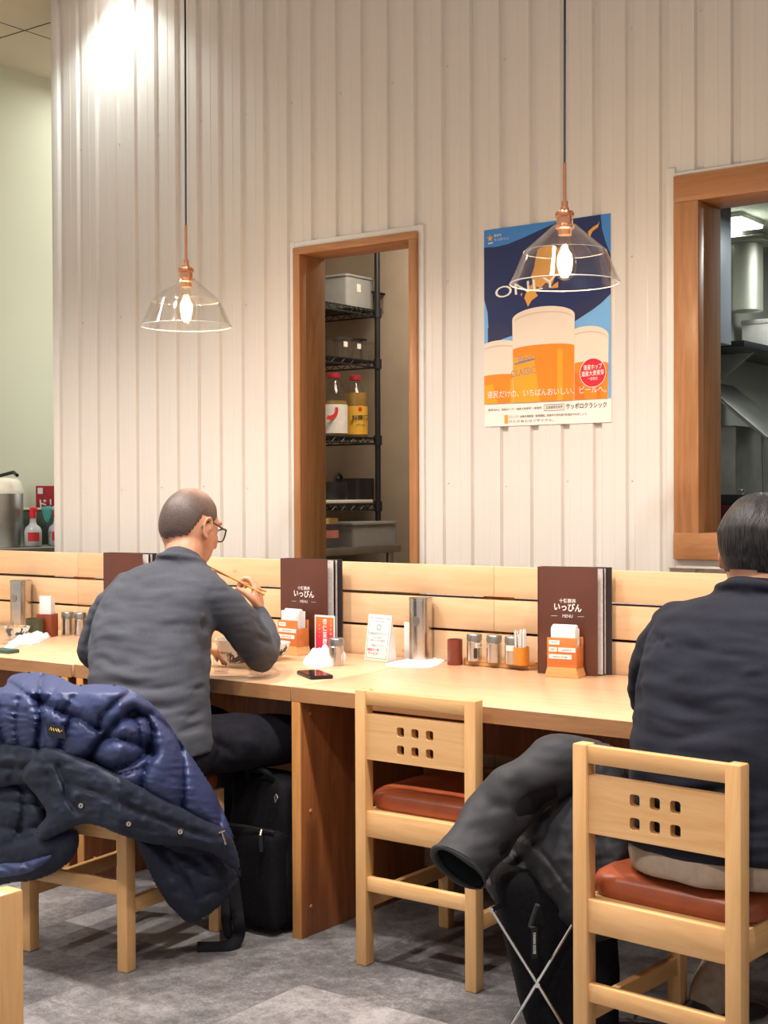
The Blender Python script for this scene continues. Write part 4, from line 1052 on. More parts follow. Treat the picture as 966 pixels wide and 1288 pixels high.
b = plate_with_holes(rr(0, 0, .16, .15, .02), [rr(0, 0, .15, .14, .017)], .105); m = MB(); m.join(b, M['black_plastic']); m.prism(rr(0, 0, .158, .148, .02), .005, M['black_plastic']); m.build('body', t)
p = on_shelf(418, 3, -4.15) + Vector((0, .02, .0175))
t = thing('black_jug', 'black jug with round handle at the left of fourth rack shelf', 'jug', p)
m = MB(); m.lathe([(0, 0), (.055, 0), (.060, .02), (.058, .085), (.052, .085), (.052, .01), (0, .01)], M['black_plastic'], 28); m.build('body', t)
m = MB(); m.tube([(.02 + 0 * a, .03 * math.cos(a), .085 + .04 * math.sin(a)) for a in [PI * k / 12 for k in range(13)]], .008, M['black_plastic'], 8); m.build('handle', t)
q = onX(459, 690, -4.0)
tub('storage_bin', 'frosted lidded bin on the steel table in the storage room', Vector((-4.06, q.y + .02, TZ + .001)), .22, .34, .10, M['bin'], .014, M['bin'], 'bin')
q = onX(416, 690, -4.0); t = thing('spice_jar', 'jar with gold lid and pink label on steel table', 'jar', (-4.02, q.y, TZ + .001))
m = MB(); m.lathe([(0, 0), (.05, 0), (.052, .005), (.052, .10), (.046, .11), (0, .11)], M['clear_tub'], 28); m.build('body', t)
m = MB(); m.lathe([(0, .11), (.050, .11), (.050, .135), (0, .138)], M['gold'], 28); m.build('lid', t)
m = MB(); m.lathe([(.0525, .045), (.0525, .08)], M['rust'], 28); m.build('label', t)

# ------------------------------------------------------------------ kitchen seen through the wide hatch
M['kit_cab'] = plain('grey_blue_cabinet', '#7c838c', .45, .3, var=.06, scale=6)
M['kit_lamp'] = emit('kitchen_tube', (.92, 1., .96), 9)
M['duct'] = plain('galvanised_duct', (.55, .56, .47), .4, .5, .1, 5)
def K(px, py, Y): return onY(px, py, Y)
a, c = K(900, 424, 4.75), K(920, 424, 5.05); m = MB((c.x, 4.75, a.z)); m.box(a.x - .3, c.x, 4.75, 5.05, a.z, 2.42, M['kit_cab'], .003); m.build('wall_cabinet', label='grey steel cabinet hanging at the left inside the kitchen hatch', category='cabinet')
z = 2.42; pl = onZ(932, 274, z)
t = thing('ceiling_lamp', 'bright rectangular lamp on the kitchen ceiling', 'lamp', pl)
m = MB(); m.box(-.055, .055, -.13, .13, -.02, 0, M['trim'], .004); m.build('lamp_body', t)
m = MB(); m.box(-.048, .048, -.12, .12, -.032, -.02, M['kit_lamp'], .003); m.build('diffuser', t)
q = K(939, 392, 5.56); r = .067
t = thing('exhaust_duct', 'round grey exhaust duct under the kitchen ceiling', 'duct', (q.x, q.y, q.z))
zt = K(939, 308, 5.56).z
m = MB(); m.lathe([(0, 0), (.064, 0), (.067, .003), (.067, zt - q.z), (0, zt - q.z)], M['duct'], 36); m.build('pipe', t)
m = MB(); m.box(-.068, .11, -.09, .10, zt - q.z, zt - q.z + .022, M['duct'], .003); m.build('collar', t)
zs = K(935, 452, 5.9).z
t = thing('wall_shelf', 'dark steel shelf on the kitchen wall holding a white box', 'shelf', (-2.30, 5.9, zs))
m = MB(); m.box(0.002, .24, -.75, .5, -.025, 0, M['black_plastic'], .003); m.build('board', t)
for y in (-.5, .3): m = MB(); m.prism([(0.002, -.026), (.18, -.026), (.0021, -.16)], .012, M['steel_dull'], Matrix.Translation((0, y, 0)) @ Matrix.Rotation(PI / 2, 4, 'X')); m.build('bracket', t)
q = K(937, 448, 5.72); t = thing('foam_box', 'white foam box on the dark kitchen shelf', 'box', (-2.175, 5.72, zs + .001))
m = MB(); m.box(-.085, .075, -.10, .10, 0, .115, M['label_w'], .004); m.build('box', t); m = MB(); m.box(-.088, .078, -.103, .103, .115, .135, M['label_w'], .004); m.build('lid', t)
# noodle boiler with a raised lid
zl = K(925, 640, 5.3).z
t = thing('noodle_boiler', 'steel boiler with tilted lid on the kitchen worktop', 'boiler', (-2.16, 5.35, 1.17))
m = MB(); m.box(-.13, .045, -.15, .20, .0, .36, M['steel_dull'], .008); m.build('body', t)
m = MB(); m.box(-.14, .22, -.16, .18, 0, .016, M['steel_dull'], .004, Matrix.Translation((.0, .0, .44)) @ Matrix.Rotation(R_(40), 4, 'Y')); m.build('lid', t)
m = MB(); m.tube([(.12, .03, .33), (.145, .03, .0)], .008, M['black_plastic'], 10); m.tube([(.075, .05, .37), (.085, .05, .0)], .006, M['steel_dull'], 10); m.build('hinge_rod', t)
m = MB(); m.lathe([(0, 0), (.010, .003), (.012, .012), (0, .02)], M['steel'], 16, Matrix.Translation((.045, -.10, .10)) @ Matrix.Rotation(PI / 2, 4, 'Y')); m.build('knob', t)
t = thing('kitchen_worktop', 'steel worktop along the kitchen wall behind the wide hatch', 'worktop', (-2.295, 4.4, 0))
m = MB(); m.box(0, .62, 0, 2.0, 1.12, 1.17, M['steel_dull'], .003); m.build('top', t); m = MB(); m.box(0, .60, .02, 1.98, 0.0, 1.12, M['kit_cab'], .003); m.build('body', t)
q = K(932, 650, 4.65); t = thing('red_box', 'dark red box with black rim behind the sill of wide hatch', 'box', (q.x, 4.7, 1.1705))
zt = K(932, 622, 4.65).z - 1.1705; M['dark_red_box'] = plain('dark_red_plastic', '#5c1220', .4)
m = MB(); m.box(-.10, .10, -.05, .14, 0, zt - .035, M['dark_red_box'], .003); m.build('box', t); m = MB(); m.box(-.103, .103, -.053, .143, zt - .035, zt, M['black_plastic'], .002); m.build('rim', t)
t = thing('price_tag', 'small pale tag fixed on the kitchen wall', 'tag', onY(963, 470, 6.43)); m = MB(); m.box(-.02, .03, 0, .006, -.025, .02, M['label_w'], .001); m.build('card', t)

# ------------------------------------------------------------------ drinks station at the far left
SZ = 1.03; SX = -5.62
M['stn'] = plain('dark_green_steel', '#4d5a50', .35, .4, var=.15, scale=7)
t = thing('drinks_station', 'dark steel cabinet of the self-service drinks station at far left', 'cabinet', (SX, 4.0, 0))
m = MB(); m.box(0.002, .62, -.1, 2.4, SZ - .03, SZ, M['steel_dull'], .003); m.build('top', t); m = MB(); m.box(.002, .60, -.08, 2.38, 0, SZ - .03, M['stn'], .003); m.build('body', t)
for y in (.2, .8, 1.4): m = MB(); m.box(.60, .606, y, y + .56, .1, SZ - .06, M['stn'], .002); m.build('door', t)
M['pot_w'] = plain('cream_lid', '#e6e2d2', .35)
def at(px, X, z): d = ray(px, 600); return Vector((X, d.y * X / d.x, z))
q = at(4, -5.25, SZ + .001)
t = thing('thermal_jug', 'big steel thermal jug with cream lid at the left edge', 'jug', q)
m = MB(); m.lathe([(0, 0), (.086, 0), (.09, .006), (.09, .245), (0, .245)], M['steel_dull'], 40); m.build('body', t)
m = MB(); m.lathe([(.091, .245), (.091, .262), (.088, .268), (.086, .275), (.082, .298), (.064, .315), (0, .32)], M['pot_w'], 40); m.build('lid', t, smooth=60)
m = MB(); m.tube([(-.09, .0, .25), (-.12, .03, .32), (0, .06, .345), (.05, .04, .33)], .009, M['black_plastic'], 8); m.build('handle', t)
M['bottle_w'] = plain('milky_bottle', (.68, .72, .74), .3, **{'Transmission Weight': .3}); M['cap_r'] = plain('bright_red_cap', '#d8202c', .35)
def soap(label, px):
    q = at(px, -5.12, SZ + .001); t = thing('squeeze_bottle', label, 'bottle', q, 0, 'red-capped bottles on the drinks station')
    m = MB(); pr = [(0, 0), (.036, 0), (.04, .005), (.04, .07), (.034, .088), (.018, .102), (.014, .115), (.014, .135), (0, .135)]; m.lathe(pr, M['bottle_w'], 32); m.build('body', t, smooth=50)
    m = MB(); m.lathe([(0, .132), (.017, .132), (.017, .16), (.013, .18), (0, .183)], M['cap_r'], 24); m.box(-.008, .03, -.007, .007, .163, .178, M['cap_r'], .003); m.build('cap', t)
    m = MB(); k = 10; a0, a1 = R_(-75), R_(5)
    for i in range(k):
        a, c = a0 + (a1 - a0) * i / k, a0 + (a1 - a0) * (i + 1) / k; r = .0405
        m.poly([(r * math.cos(a), r * math.sin(a), .025), (r * math.cos(c), r * math.sin(c), .025), (r * math.cos(c), r * math.sin(c), .066), (r * math.cos(a), r * math.sin(a), .066)], M['label_r'])
    m.build('label', t, smooth=None)
soap('milky bottle with red cap and red label, fully seen left of wall corner', 41)
soap('milky bottle with red cap half hidden by the wall corner', 71)
q = at(66, -5.48, SZ + .0); t = thing('menu_sign', 'red upright sign with white lettering on the drinks station', 'sign', (-5.5, q.y, SZ + .13), R_(38))
m = MB(); m.box(-.07, .13, -.004, 0, 0, .155, plain('sign_red_board', '#a81f2c', .4), .001); m.build('board', t)
m = MB(); m.text('ドリンク', .055, up_xz((.045, -.005, .065), R_(4)), M['white_ink'], font_off=.02); m.box(-.06, -.035, -.0055, -.004, .115, .145, M['tape']); m.build('sign_lettering', t, smooth=None)
m = MB(); m.box(-.08, .14, -.03, .03, -.129, 0, M['stn'], .003); m.build('stand', t)
M['teal_cloth'] = plain('teal_cloth', '#5fb9b4', .8)
q = at(45, -5.32, SZ); t = thing('cup_dispenser', 'low dark cup dispenser behind the red-capped bottles', 'dispenser', (-5.42, q.y + .05, SZ + .001), R_(36))
m = MB(); m.box(-.10, .19, -.05, .05, 0, .165, M['stn'], .004); m.build('body', t); m = MB(); m.box(-.11, .20, -.06, .06, .165, .175, M['pot_w'], .002); m.build('top', t)
b = puff([(52, 638), (66, 637), (64, 650), (60, 658), (56, 655), (53, 645)], lambda x, y: q.y - .02, .01, None, step=1.5, edge=4, nz=(.002, 8))
m = MB(onY(59, 655, q.y)); m.join(b, M['teal_cloth']); m.build('dish_cloth', label='teal cloth hanging over the edge of cup dispenser', category='cloth')
# ------------------------------------------------------------------ people
def skin_mat():
    m, nt, b = new_mat('skin'); tc = N(nt, 'ShaderNodeTexCoord'); no = N(nt, 'ShaderNodeTexNoise', Scale=22., Detail=4.)
    nt.links.new(tc.outputs['Object'], no.inputs['Vector']); r = ramp(nt, [(.35, (.56, .27, .165)), (.65, (.68, .36, .235))])
    nt.links.new(no.outputs[0], r.inputs[0]); nt.links.new(r.outputs[0], b.inputs['Base Color']); b.inputs['Roughness'].default_value = .45
    b.inputs['Subsurface Weight'].default_value = .12; b.inputs['Subsurface Radius'].default_value = (.02, .008, .004); b.inputs['Subsurface Scale'].default_value = .3
    return m
M['skin'] = skin_mat()
def knit_mat(name, c0, c1, fine=320., rough=.9, sheen=.04):
    m, nt, b = new_mat(name); tc = N(nt, 'ShaderNodeTexCoord')
    mp = N(nt, 'ShaderNodeMapping'); mp.inputs['Scale'].default_value = (1, 1, 2.2); nt.links.new(tc.outputs['Object'], mp.inputs[0])
    n1 = N(nt, 'ShaderNodeTexNoise', Scale=fine, Detail=2.); n2 = N(nt, 'ShaderNodeTexNoise', Scale=9., Detail=5.)
    nt.links.new(mp.outputs[0], n1.inputs['Vector']); nt.links.new(mp.outputs[0], n2.inputs['Vector'])
    a = N(nt, 'ShaderNodeMix', data_type='FLOAT'); a.inputs[0].default_value = .4; nt.links.new(n1.outputs[0], a.inputs[2]); nt.links.new(n2.outputs[0], a.inputs[3])
    r = ramp(nt, [(.32, c0), (.68, c1)]); nt.links.new(a.outputs[0], r.inputs[0]); nt.links.new(r.outputs[0], b.inputs['Base Color'])
    b.inputs['Roughness'].default_value = rough; b.inputs['Sheen Weight'].default_value = sheen; b.inputs['Specular IOR Level'].default_value = .12
    bp = N(nt, 'ShaderNodeBump', Strength=.35, Distance=.0015); nt.links.new(n1.outputs[0], bp.inputs['Height']); nt.links.new(bp.outputs[0], b.inputs['Normal'])
    return m
M['grey_knit'] = knit_mat('grey_wool_knit', (.045, .049, .063), (.082, .087, .106))
M['black_knit'] = knit_mat('black_cotton', (.009, .010, .016), (.022, .024, .036), 420, .85, .03)
M['trouser_dark'] = plain('dark_trousers', (.014, .014, .02), .8, var=.2, scale=60, spec=.1)
M['trouser_beige'] = plain('beige_trousers', (.33, .255, .195), .85, var=.1, scale=60, spec=.2)
M['shoe'] = plain('dark_shoe', (.03, .028, .03), .5); M['sole'] = plain('pale_sole', (.55, .53, .5), .6)
M['frame_black'] = plain('spectacle_frame', '#241d1c', .3); M['eye'] = plain('eye_white', (.75, .72, .7), .2)
def buzz_mat():
    m, nt, b = new_mat('cropped_hair'); tc = N(nt, 'ShaderNodeTexCoord'); no = N(nt, 'ShaderNodeTexNoise', Scale=700., Detail=1.); nb = N(nt, 'ShaderNodeTexNoise', Scale=16., Detail=3.)
    nt.links.new(tc.outputs['Object'], no.inputs['Vector']); nt.links.new(tc.outputs['Object'], nb.inputs['Vector'])
    # thin on the crown, fuller at the back and sides: distance from the crown
    vd = N(nt, 'ShaderNodeVectorMath', operation='DISTANCE'); vd.inputs[1].default_value = (0, -.005, .115); nt.links.new(tc.outputs['Object'], vd.inputs[0])
    k = N(nt, 'ShaderNodeMath', operation='MULTIPLY_ADD'); k.inputs[1].default_value = .035; nt.links.new(nb.outputs[0], k.inputs[0]); nt.links.new(vd.outputs['Value'], k.inputs[2])
    cr = ramp(nt, [(.035, (.42, .42, .42)), (.095, (.86, .86, .86)), (.14, (1, 1, 1)), (.20, (1, 1, 1)), (.25, (.8, .8, .8))]); nt.links.new(k.outputs[0], cr.inputs[0])
    nr = ramp(nt, [(.38, (1, 1, 1)), (.62, (.76, .76, .76))]); nt.links.new(no.outputs[0], nr.inputs[0])
    mu = N(nt, 'ShaderNodeMath', operation='MULTIPLY'); nt.links.new(cr.outputs[0], mu.inputs[0]); nt.links.new(nr.outputs[0], mu.inputs[1])
    mx = N(nt, 'ShaderNodeMix', data_type='RGBA'); mx.inputs[6].default_value = (.56, .33, .24, 1); mx.inputs[7].default_value = (.022, .022, .026, 1)
    nt.links.new(mu.outputs[0], mx.inputs[0]); nt.links.new(mx.outputs[2], b.inputs['Base Color']); b.inputs['Roughness'].default_value = .5
    return m
M['buzz'] = buzz_mat()
def hair_mat():
    m, nt, b = new_mat('black_hair'); tc = N(nt, 'ShaderNodeTexCoord'); mp = N(nt, 'ShaderNodeMapping'); mp.inputs['Scale'].default_value = (90, 14, 10)
    no = N(nt, 'ShaderNodeTexNoise', Scale=4., Detail=4., Distortion=.4); nt.links.new(tc.outputs['Object'], mp.inputs[0]); nt.links.new(mp.outputs[0], no.inputs['Vector'])
    r = ramp(nt, [(.35, (.006, .006, .007)), (.72, (.045, .040, .042))]); nt.links.new(no.outputs[0], r.inputs[0]); nt.links.new(r.outputs[0], b.inputs['Base Color']); b.inputs['Roughness'].default_value = .45; b.inputs['Specular IOR Level'].default_value = .3
    bp = N(nt, 'ShaderNodeBump', Strength=.8, Distance=.004); nt.links.new(no.outputs[0], bp.inputs['Height']); nt.links.new(bp.outputs[0], b.inputs['Normal'])
    return m
M['hair'] = hair_mat()

ELL = [((0, -.008, .0), (.077, .097, .108)), ((0, .030, -.058), (.058, .068, .078)), ((0, .012, -.02), (.072, .083, .075))]
def head_r(d):
    rs = []
    for c, a in ELL:
        A = sum((d[i] / a[i]) ** 2 for i in range(3)); B = -2 * sum(d[i] * c[i] / a[i] ** 2 for i in range(3)); Cc = sum((c[i] / a[i]) ** 2 for i in range(3)) - 1
        rs.append((-B + math.sqrt(max(0, B * B - 4 * A * Cc))) / (2 * A))
    p = 24; return (sum(r ** p for r in rs)) ** (1 / p) * .985
def sph(i, j, n, k):
    th = PI * j / k; ph = 2 * PI * i / n
    return Vector((math.sin(th) * math.sin(ph), math.sin(th) * math.cos(ph), math.cos(th)))   # ph = 0 is forward
def head_bm(Hm):
    b = bmesh.new(); n, k = 48, 32; V = {}
    for j in range(k + 1):
        for i in range(n if 0 < j < k else 1):
            d = sph(i, j, n, k); V[i, j] = b.verts.new(Hm @ (d * head_r(d)))
    for j in range(k):
        for i in range(n):
            q = [V[(i if 0 < j else 0), j], V[((i + 1) % n if 0 < j else 0), j], V[((i + 1) % n if j + 1 < k else 0), j + 1], V[(i if j + 1 < k else 0), j + 1]]
            q = [v for a, v in enumerate(q) if v not in q[:a]]
            if len(q) > 2: b.faces.new(q)
    T = lambda *p: Hm @ Vector(p)
    limb(b, [T(0, .088, .012), T(0, .103, -.012), T(0, .112, -.032)], [.008, .010, .012], 12)          # nose
    for s in (-1, 1):
        limb(b, [T(s * .004, .104, -.036), T(s * .013, .100, -.037)], [.008, .006], 10)
        limb(b, [T(s * .012, .088, .028), T(s * .032, .084, .032), T(s * .052, .066, .027)], [.008, .009, .006], 10)   # brow
        limb(b, [T(s * .035, .077, -.03), T(s * .052, .060, -.022)], [.014, .012], 10)                      # cheek
        # ear: shell and rim
        rim = [T(s * (.079 + .010 * (1 - abs(math.cos(a)) * .3)), -.006 - .016 * math.cos(a) - .005 * math.sin(a), -.012 + .031 * math.sin(a)) for a in [R_(-100 + 24 * q) for q in range(13)]]
        tube_bm(b, rim, .0045, 8)
        limb(b, [T(s * .074, .008, -.036), T(s * .082, .002, -.043)], [.007, .006], 8)
        ball(b, T(s * .077, -.002, -.014), (.006, .014, .024), Hm.to_3x3())
    limb(b, [T(-.022, .088, -.064), T(0, .098, -.062), T(.022, .088, -.064)], [.005, .007, .005], 10)   # lips
    limb(b, [T(-.018, .086, -.075), T(0, .094, -.075), T(.018, .086, -.075)], [.005, .007, .005], 10)
    ball(b, T(0, .075, -.112), (.022, .018, .016), Hm.to_3x3())                                     # chin
    return b
def hair_shell(Hm, line, off, wob=None, n=96, k=64):
    """cap of hair over the part of the skull above the hairline; real thickness"""
    b = bmesh.new(); O, I = {}, {}
    for j in range(k + 1):
        for i in range(n):
            d = sph(i, j, n, k); r = head_r(d); p = d * r
            h = line(d, p)
            if h > -.5:
                e = min(1, max(0, h)); o = off(d, p) * e + .0012
                if wob: o += wob(d, p) * e
                O[i, j] = b.verts.new(Hm @ (d * (r + o))); I[i, j] = b.verts.new(Hm @ (d * (r - .004)))
    for (i, j) in O:
        q = [(i, j), ((i + 1) % n, j), ((i + 1) % n, j + 1), (i, j + 1)]
        if all(c in O for c in q):
            b.faces.new([O[c] for c in q]); b.faces.new([I[c] for c in q[::-1]])
    bmesh.ops.remove_doubles(b, verts=b.verts, dist=1e-5)
    gi = {v: kk for kk, v in O.items() if v.is_valid}
    for e in [e for e in b.edges if len(e.link_faces) == 1 and e.verts[0] in gi and e.verts[1] in gi]:
        a, c = e.verts
        try: b.faces.new((a, c, I[gi[c]], I[gi[a]]))
        except Exception: pass
    bmesh.ops.delete(b, geom=[v for v in b.verts if not v.link_faces], context='VERTS'); bmesh.ops.recalc_face_normals(b, faces=b.faces)
    return b
def hand(b, w, u, n, thumb_side, curl=1., L=1.):
    """palm, four bent fingers and a thumb; u towards the knuckles, n out of the palm"""
    u, n = Vector(u).normalized(), Vector(n); n = (n - u * n.dot(u)).normalized(); s = Vector(thumb_side); s = (s - u * s.dot(u) - n * s.dot(n)).normalized(); w = Vector(w)
    rot = Matrix((s, u, n)).transposed()
    rings_solid(b, [(w + u * t * L, a, c, s, n, 2.6) for t, a, c in ((-.01, .026, .019), (.012, .030, .018), (.035, .038, .018), (.06, .042, .016), (.082, .041, .013), (.092, .036, .010))], 20)
    for off, ln, r in ((.030, 1.0, .0088), (.0105, 1.1, .0092), (-.009, 1.03, .0088), (-.028, .82, .0078)):
        p0 = w + u * .084 * L + s * off; sp = s * off * .10
        a1, a2, a3 = .45 * curl, 1.35 * curl, 2.1 * curl
        d = lambda a: u * math.cos(a) + n * math.sin(a)
        p1 = p0 + (d(a1) + sp) * .040 * ln * L; p2 = p1 + d(a2) * .026 * ln * L; p3 = p2 + d(a3) * .020 * ln * L
        limb(b, [p0 - u * .02, p0, p1, p2, p3], [r, r, r * .95, r * .88, r * .75], 10, k=4)
    t0 = w + u * .022 + s * .026; t1 = t0 + (s * .75 + u * .6 + n * .35).normalized() * .034; t2 = t1 + (u * .8 + n * .65 * curl - s * .05).normalized() * .030; t3 = t2 + (u * .6 + n * .8 * curl - s * .45).normalized() * .024
    limb(b, [w + u * .012 + s * .012, t0, t1, t2, t3], [.014, .0135, .0115, .0102, .008], 10, k=4)
def shoe(parent, ank, fwd, org, name='shoe'):
    f = Vector((fwd[0], fwd[1], 0)).normalized(); s = Vector((f.y, -f.x, 0)); a = Vector((ank[0], ank[1], 0))
    b = bmesh.new(); up = Vector((0, 0, 1))
    rings_solid(b, [(a + f * t + up * (.022 + h), wd, h, s, up, 2.5) for t, wd, h in ((-.075, .018, .02), (-.068, .032, .032), (-.03, .038, .042), (.03, .040, .036), (.09, .046, .026), (.14, .044, .02), (.175, .030, .014), (.185, .012, .008))], 20)
    m = MB(org); m.join(b, M['shoe'])
    o = m.build(name, parent, 60)
    b = bmesh.new(); rings_solid(b, [(a + f * t + up * .0115, wd, .0112, s, up, 4) for t, wd in ((-.082, .02), (-.074, .036), (-.03, .041), (.03, .043), (.09, .049), (.145, .047), (.182, .032), (.192, .012))], 20)
    m = MB(org); m.join(b, M['sole']); m.build('sole', o, 60)
def clothes(rings, limbs, voxel=.008, smooth=8, extra=None):
    b = bmesh.new(); ex, ey = (1, 0, 0), (0, 1, 0)
    rings_solid(b, [(c, ha, hb, ex, ey, pw) for c, ha, hb, pw in rings])
    for pts, rad in limbs: limb(b, pts, rad, 18)
    if extra: extra(b)
    return remesh(b, voxel, smooth)
def eyes(Hm, parent, org):
    for s in (-1, 1):
        m = MB(org); b = bmesh.new(); ball(b, Hm @ Vector((s * .031, .073, .006)), (.0115, .0115, .0115)); m.join(b, M['eye']); e = m.build('eye', parent, 80)
        m = MB(org); b = bmesh.new(); ball(b, Hm @ Vector((s * .031, .0815, .004)), (.0055, .004, .0055), Hm.to_3x3(), 12); m.join(b, M['ink']); m.build('iris', e, 80)

# ---- man in the grey sweater
org = Vector((-2.88, 2.78, 0))
pr = thing('person', 'seated man with shaved head and glasses in a grey sweater, eating with chopsticks', 'person', org)
Hm = Matrix.Translation((-2.975, 3.055, 1.178)) @ Matrix.Rotation(R_(-3), 4, 'Z') @ Matrix.Rotation(R_(-20), 4, 'X')
tor = [((-2.865, 2.775, .545), .188, .150, 2.3), ((-2.868, 2.778, .60), .186, .146, 2.3), ((-2.885, 2.79, .67), .184, .138, 2.3), ((-2.912, 2.815, .75), .192, .137, 2.3), ((-2.945, 2.85, .84), .20, .137, 2.3),
       ((-2.957, 2.885, .92), .204, .130, 2.4), ((-2.957, 2.92, .985), .192, .112, 2.4), ((-2.955, 2.948, 1.03), .178, .092, 2.2), ((-2.953, 2.965, 1.055), .125, .078, 2.1), ((-2.95, 2.985, 1.072), .070, .064, 2)]
WR = Vector((-2.912, 3.29, .888)); WL = Vector((-3.13, 3.15, .79))
armR = ([(-2.795, 2.945, .972), (-2.75, 3.03, .89), (-2.762, 3.13, .79), (-2.815, 3.21, .822), WR], [.066, .060, .052, .047, .036])
armL = ([(-3.115, 2.93, .972), (-3.205, 2.915, .88), (-3.262, 2.925, .775), (-3.21, 3.03, .782), WL], [.064, .058, .049, .043, .035])
legR = ([(-2.795, 2.80, .555), (-2.73, 3.02, .545), (-2.665, 3.235, .515), (-2.672, 3.29, .33), (-2.68, 3.31, .11)], [.088, .084, .066, .056, .050])
legL = ([(-2.945, 2.80, .555), (-2.99, 3.02, .545), (-3.03, 3.235, .515), (-3.035, 3.28, .33), (-3.04, 3.30, .11)], [.088, .084, .066, .056, .050])
def thin(l, k=.022): return (l[0], [r - k for r in l[1]])
b = head_bm(Hm); ex, ey = (1, 0, 0), (0, 1, 0)
rings_solid(b, [(c, ha * .8, hb * .72, ex, ey, pw) for c, ha, hb, pw in tor[:-3]])
limb(b, [(-2.95, 2.985, 1.02), (-2.955, 3.005, 1.09), Hm @ Vector((0, -.012, -.05))], [.048, .056, .061], 20)
for l in (armR, armL, legR, legL): limb(b, *thin(l), 16)
hand(b, WR + Vector((-.003, .004, .012)), (-.16, .06, 1), (-.80, -.45, .15), (.2, -1, 0), 1.3, .88)
hand(b, WL, (.55, .85, -.12), (.15, 0, -1), (1, -.5, 0), .5)
m = MB(org); m.join(remesh(b, .0042, 3), M['skin']); m.build('body', pr, 80)
# sweater
def collar(c, r, tilt, t=.008):
    def f(b):
        mt = Matrix.Translation(c) @ Matrix.Rotation(R_(tilt), 4, 'X')
        limb(b, [mt @ Vector((0, 0, -.05)), mt @ Vector((0, 0, -.016))], [r * .98, r * 1.0], 20)
        tube_bm(b, [mt @ Vector((r * 1.08 * math.cos(a), r * math.sin(a), 0)) for a in [2 * PI * k / 32 for k in range(32)]], t, 8, closed=True)
    return f
b = clothes(tor, [armR, armL], .0058, 14, collar((-2.952, 2.990, 1.074), .066, -15, .010))
carve(b, [([(250, 795), (262, 825), (268, 850)], .012, 7), ([(262, 790), (285, 805), (310, 828)], -.006, 9), ([(255, 775), (262, 800)], .01, 5), ([(120, 795), (150, 800), (180, 798)], -.005, 8), ([(112, 818), (140, 835), (175, 842)], .006, 6), ([(108, 850), (150, 862), (200, 866), (255, 858)], .006, 6), ([(120, 842), (170, 852), (220, 848)], -.005, 7),
          ([(110, 880), (160, 888), (215, 890), (258, 880)], .007, 6), ([(230, 905), (262, 893)], .007, 5), ([(215, 925), (264, 908)], .008, 5), ([(240, 870), (262, 862)], .006, 4), ([(205, 800), (235, 830), (250, 860)], -.004, 10), ([(108, 775), (112, 800), (108, 830)], .008, 5), ([(130, 740), (125, 770), (114, 800)], .006, 6),
          ([(190, 790), (228, 783), (262, 788)], .005, 6), ([(318, 775), (335, 790)], .005, 4), ([(322, 787), (345, 800)], .006, 4), ([(318, 798), (346, 812)], .006, 4), ([(316, 765), (332, 774)], .005, 4), ([(200, 700), (235, 715), (262, 738)], .003, 4), ([(262, 720), (266, 760), (262, 790)], .003, 4),
          ([(130, 905), (180, 912), (230, 915)], .005, 5)], noise_amp=.003, nscale=14, drape=.0045)
m = MB(org); m.join(b, M['grey_knit']); m.build('sweater', pr, 80)
b = clothes([((-2.868, 2.785, .478), .165, .15, 2.6), ((-2.868, 2.785, .52), .178, .155, 2.5), ((-2.868, 2.782, .60), .172, .135, 2.3)], [legR, legL], .009, 6)
carve(b, [([(262, 925), (285, 940), (300, 960)], .008, 5), ([(268, 955), (300, 968), (335, 962)], .008, 6), ([(275, 920), (280, 945), (268, 965)], .007, 4), ([(300, 925), (330, 945)], -.006, 7)], noise_amp=.006, nscale=12)
m = MB(org); m.join(b, M['trouser_dark']); m.build('trousers', pr, 80)
def hl_buzz(d, p):
    ph = abs(math.degrees(math.atan2(d.x, d.y)))      # 0 forward .. 180 back
    z0 = .075 if ph < 35 else (.075 - (ph - 35) / 40 * .06 if ph < 75 else (.015 if ph < 88 else (.028 if ph < 108 else (.028 - (ph - 108) / 22 * .075 if ph < 130 else -.047 - (ph - 130) / 50 * .022))))
    return (p.z - z0) / .012
hb = hair_shell(Hm, hl_buzz, lambda d, p: .0022)
m = MB(); hb.transform(Hm.inverted()); m.join(hb, M['buzz']); o = m.build('hair', pr, 80); o.matrix_local = Matrix.Translation(-org) @ Hm
eyes(Hm, pr, org)
# spectacles
def G(*p): return Hm @ Vector(p)
m = MB(org)
for s in (-1, 1):
    m.tube([G(s * (.033 + .026 * math.copysign(abs(math.cos(a)) ** .7, math.cos(a))), .105 - .012 * abs(math.cos(a)) * (math.cos(a) > 0), .0 + .020 * math.copysign(abs(math.sin(a)) ** .7, math.sin(a))) for a in [2 * PI * k / 28 for k in range(28)]], .0024, M['frame_black'], 8, closed=True)
    m.tube([G(s * .060, .093, .012), G(s * .074, .055, .010), G(s * .080, .005, .012), G(s * .081, -.014, .002), G(s * .079, -.024, -.016)], [.0028, .0026, .0024, .0024, .002], M['frame_black'], 8)
m.tube([G(-.008, .106, .006), G(0, .109, .009), G(.008, .106, .006)], .0022, M['frame_black'], 8)
go = m.build('glasses', pr, 60)
m = MB(org)
for s in (-1, 1): m.poly([G(s * (.033 + .024 * math.copysign(abs(math.cos(a)) ** .7, math.cos(a))), .103, .018 * math.copysign(abs(math.sin(a)) ** .7, math.sin(a))) for a in [2 * PI * k / 24 for k in range(24)]], M['clear'])
m.build('lens', go, None)
shoe(pr, (-2.68, 3.31), (.1, 1), org); shoe(pr, (-3.04, 3.30), (-.1, 1), org)
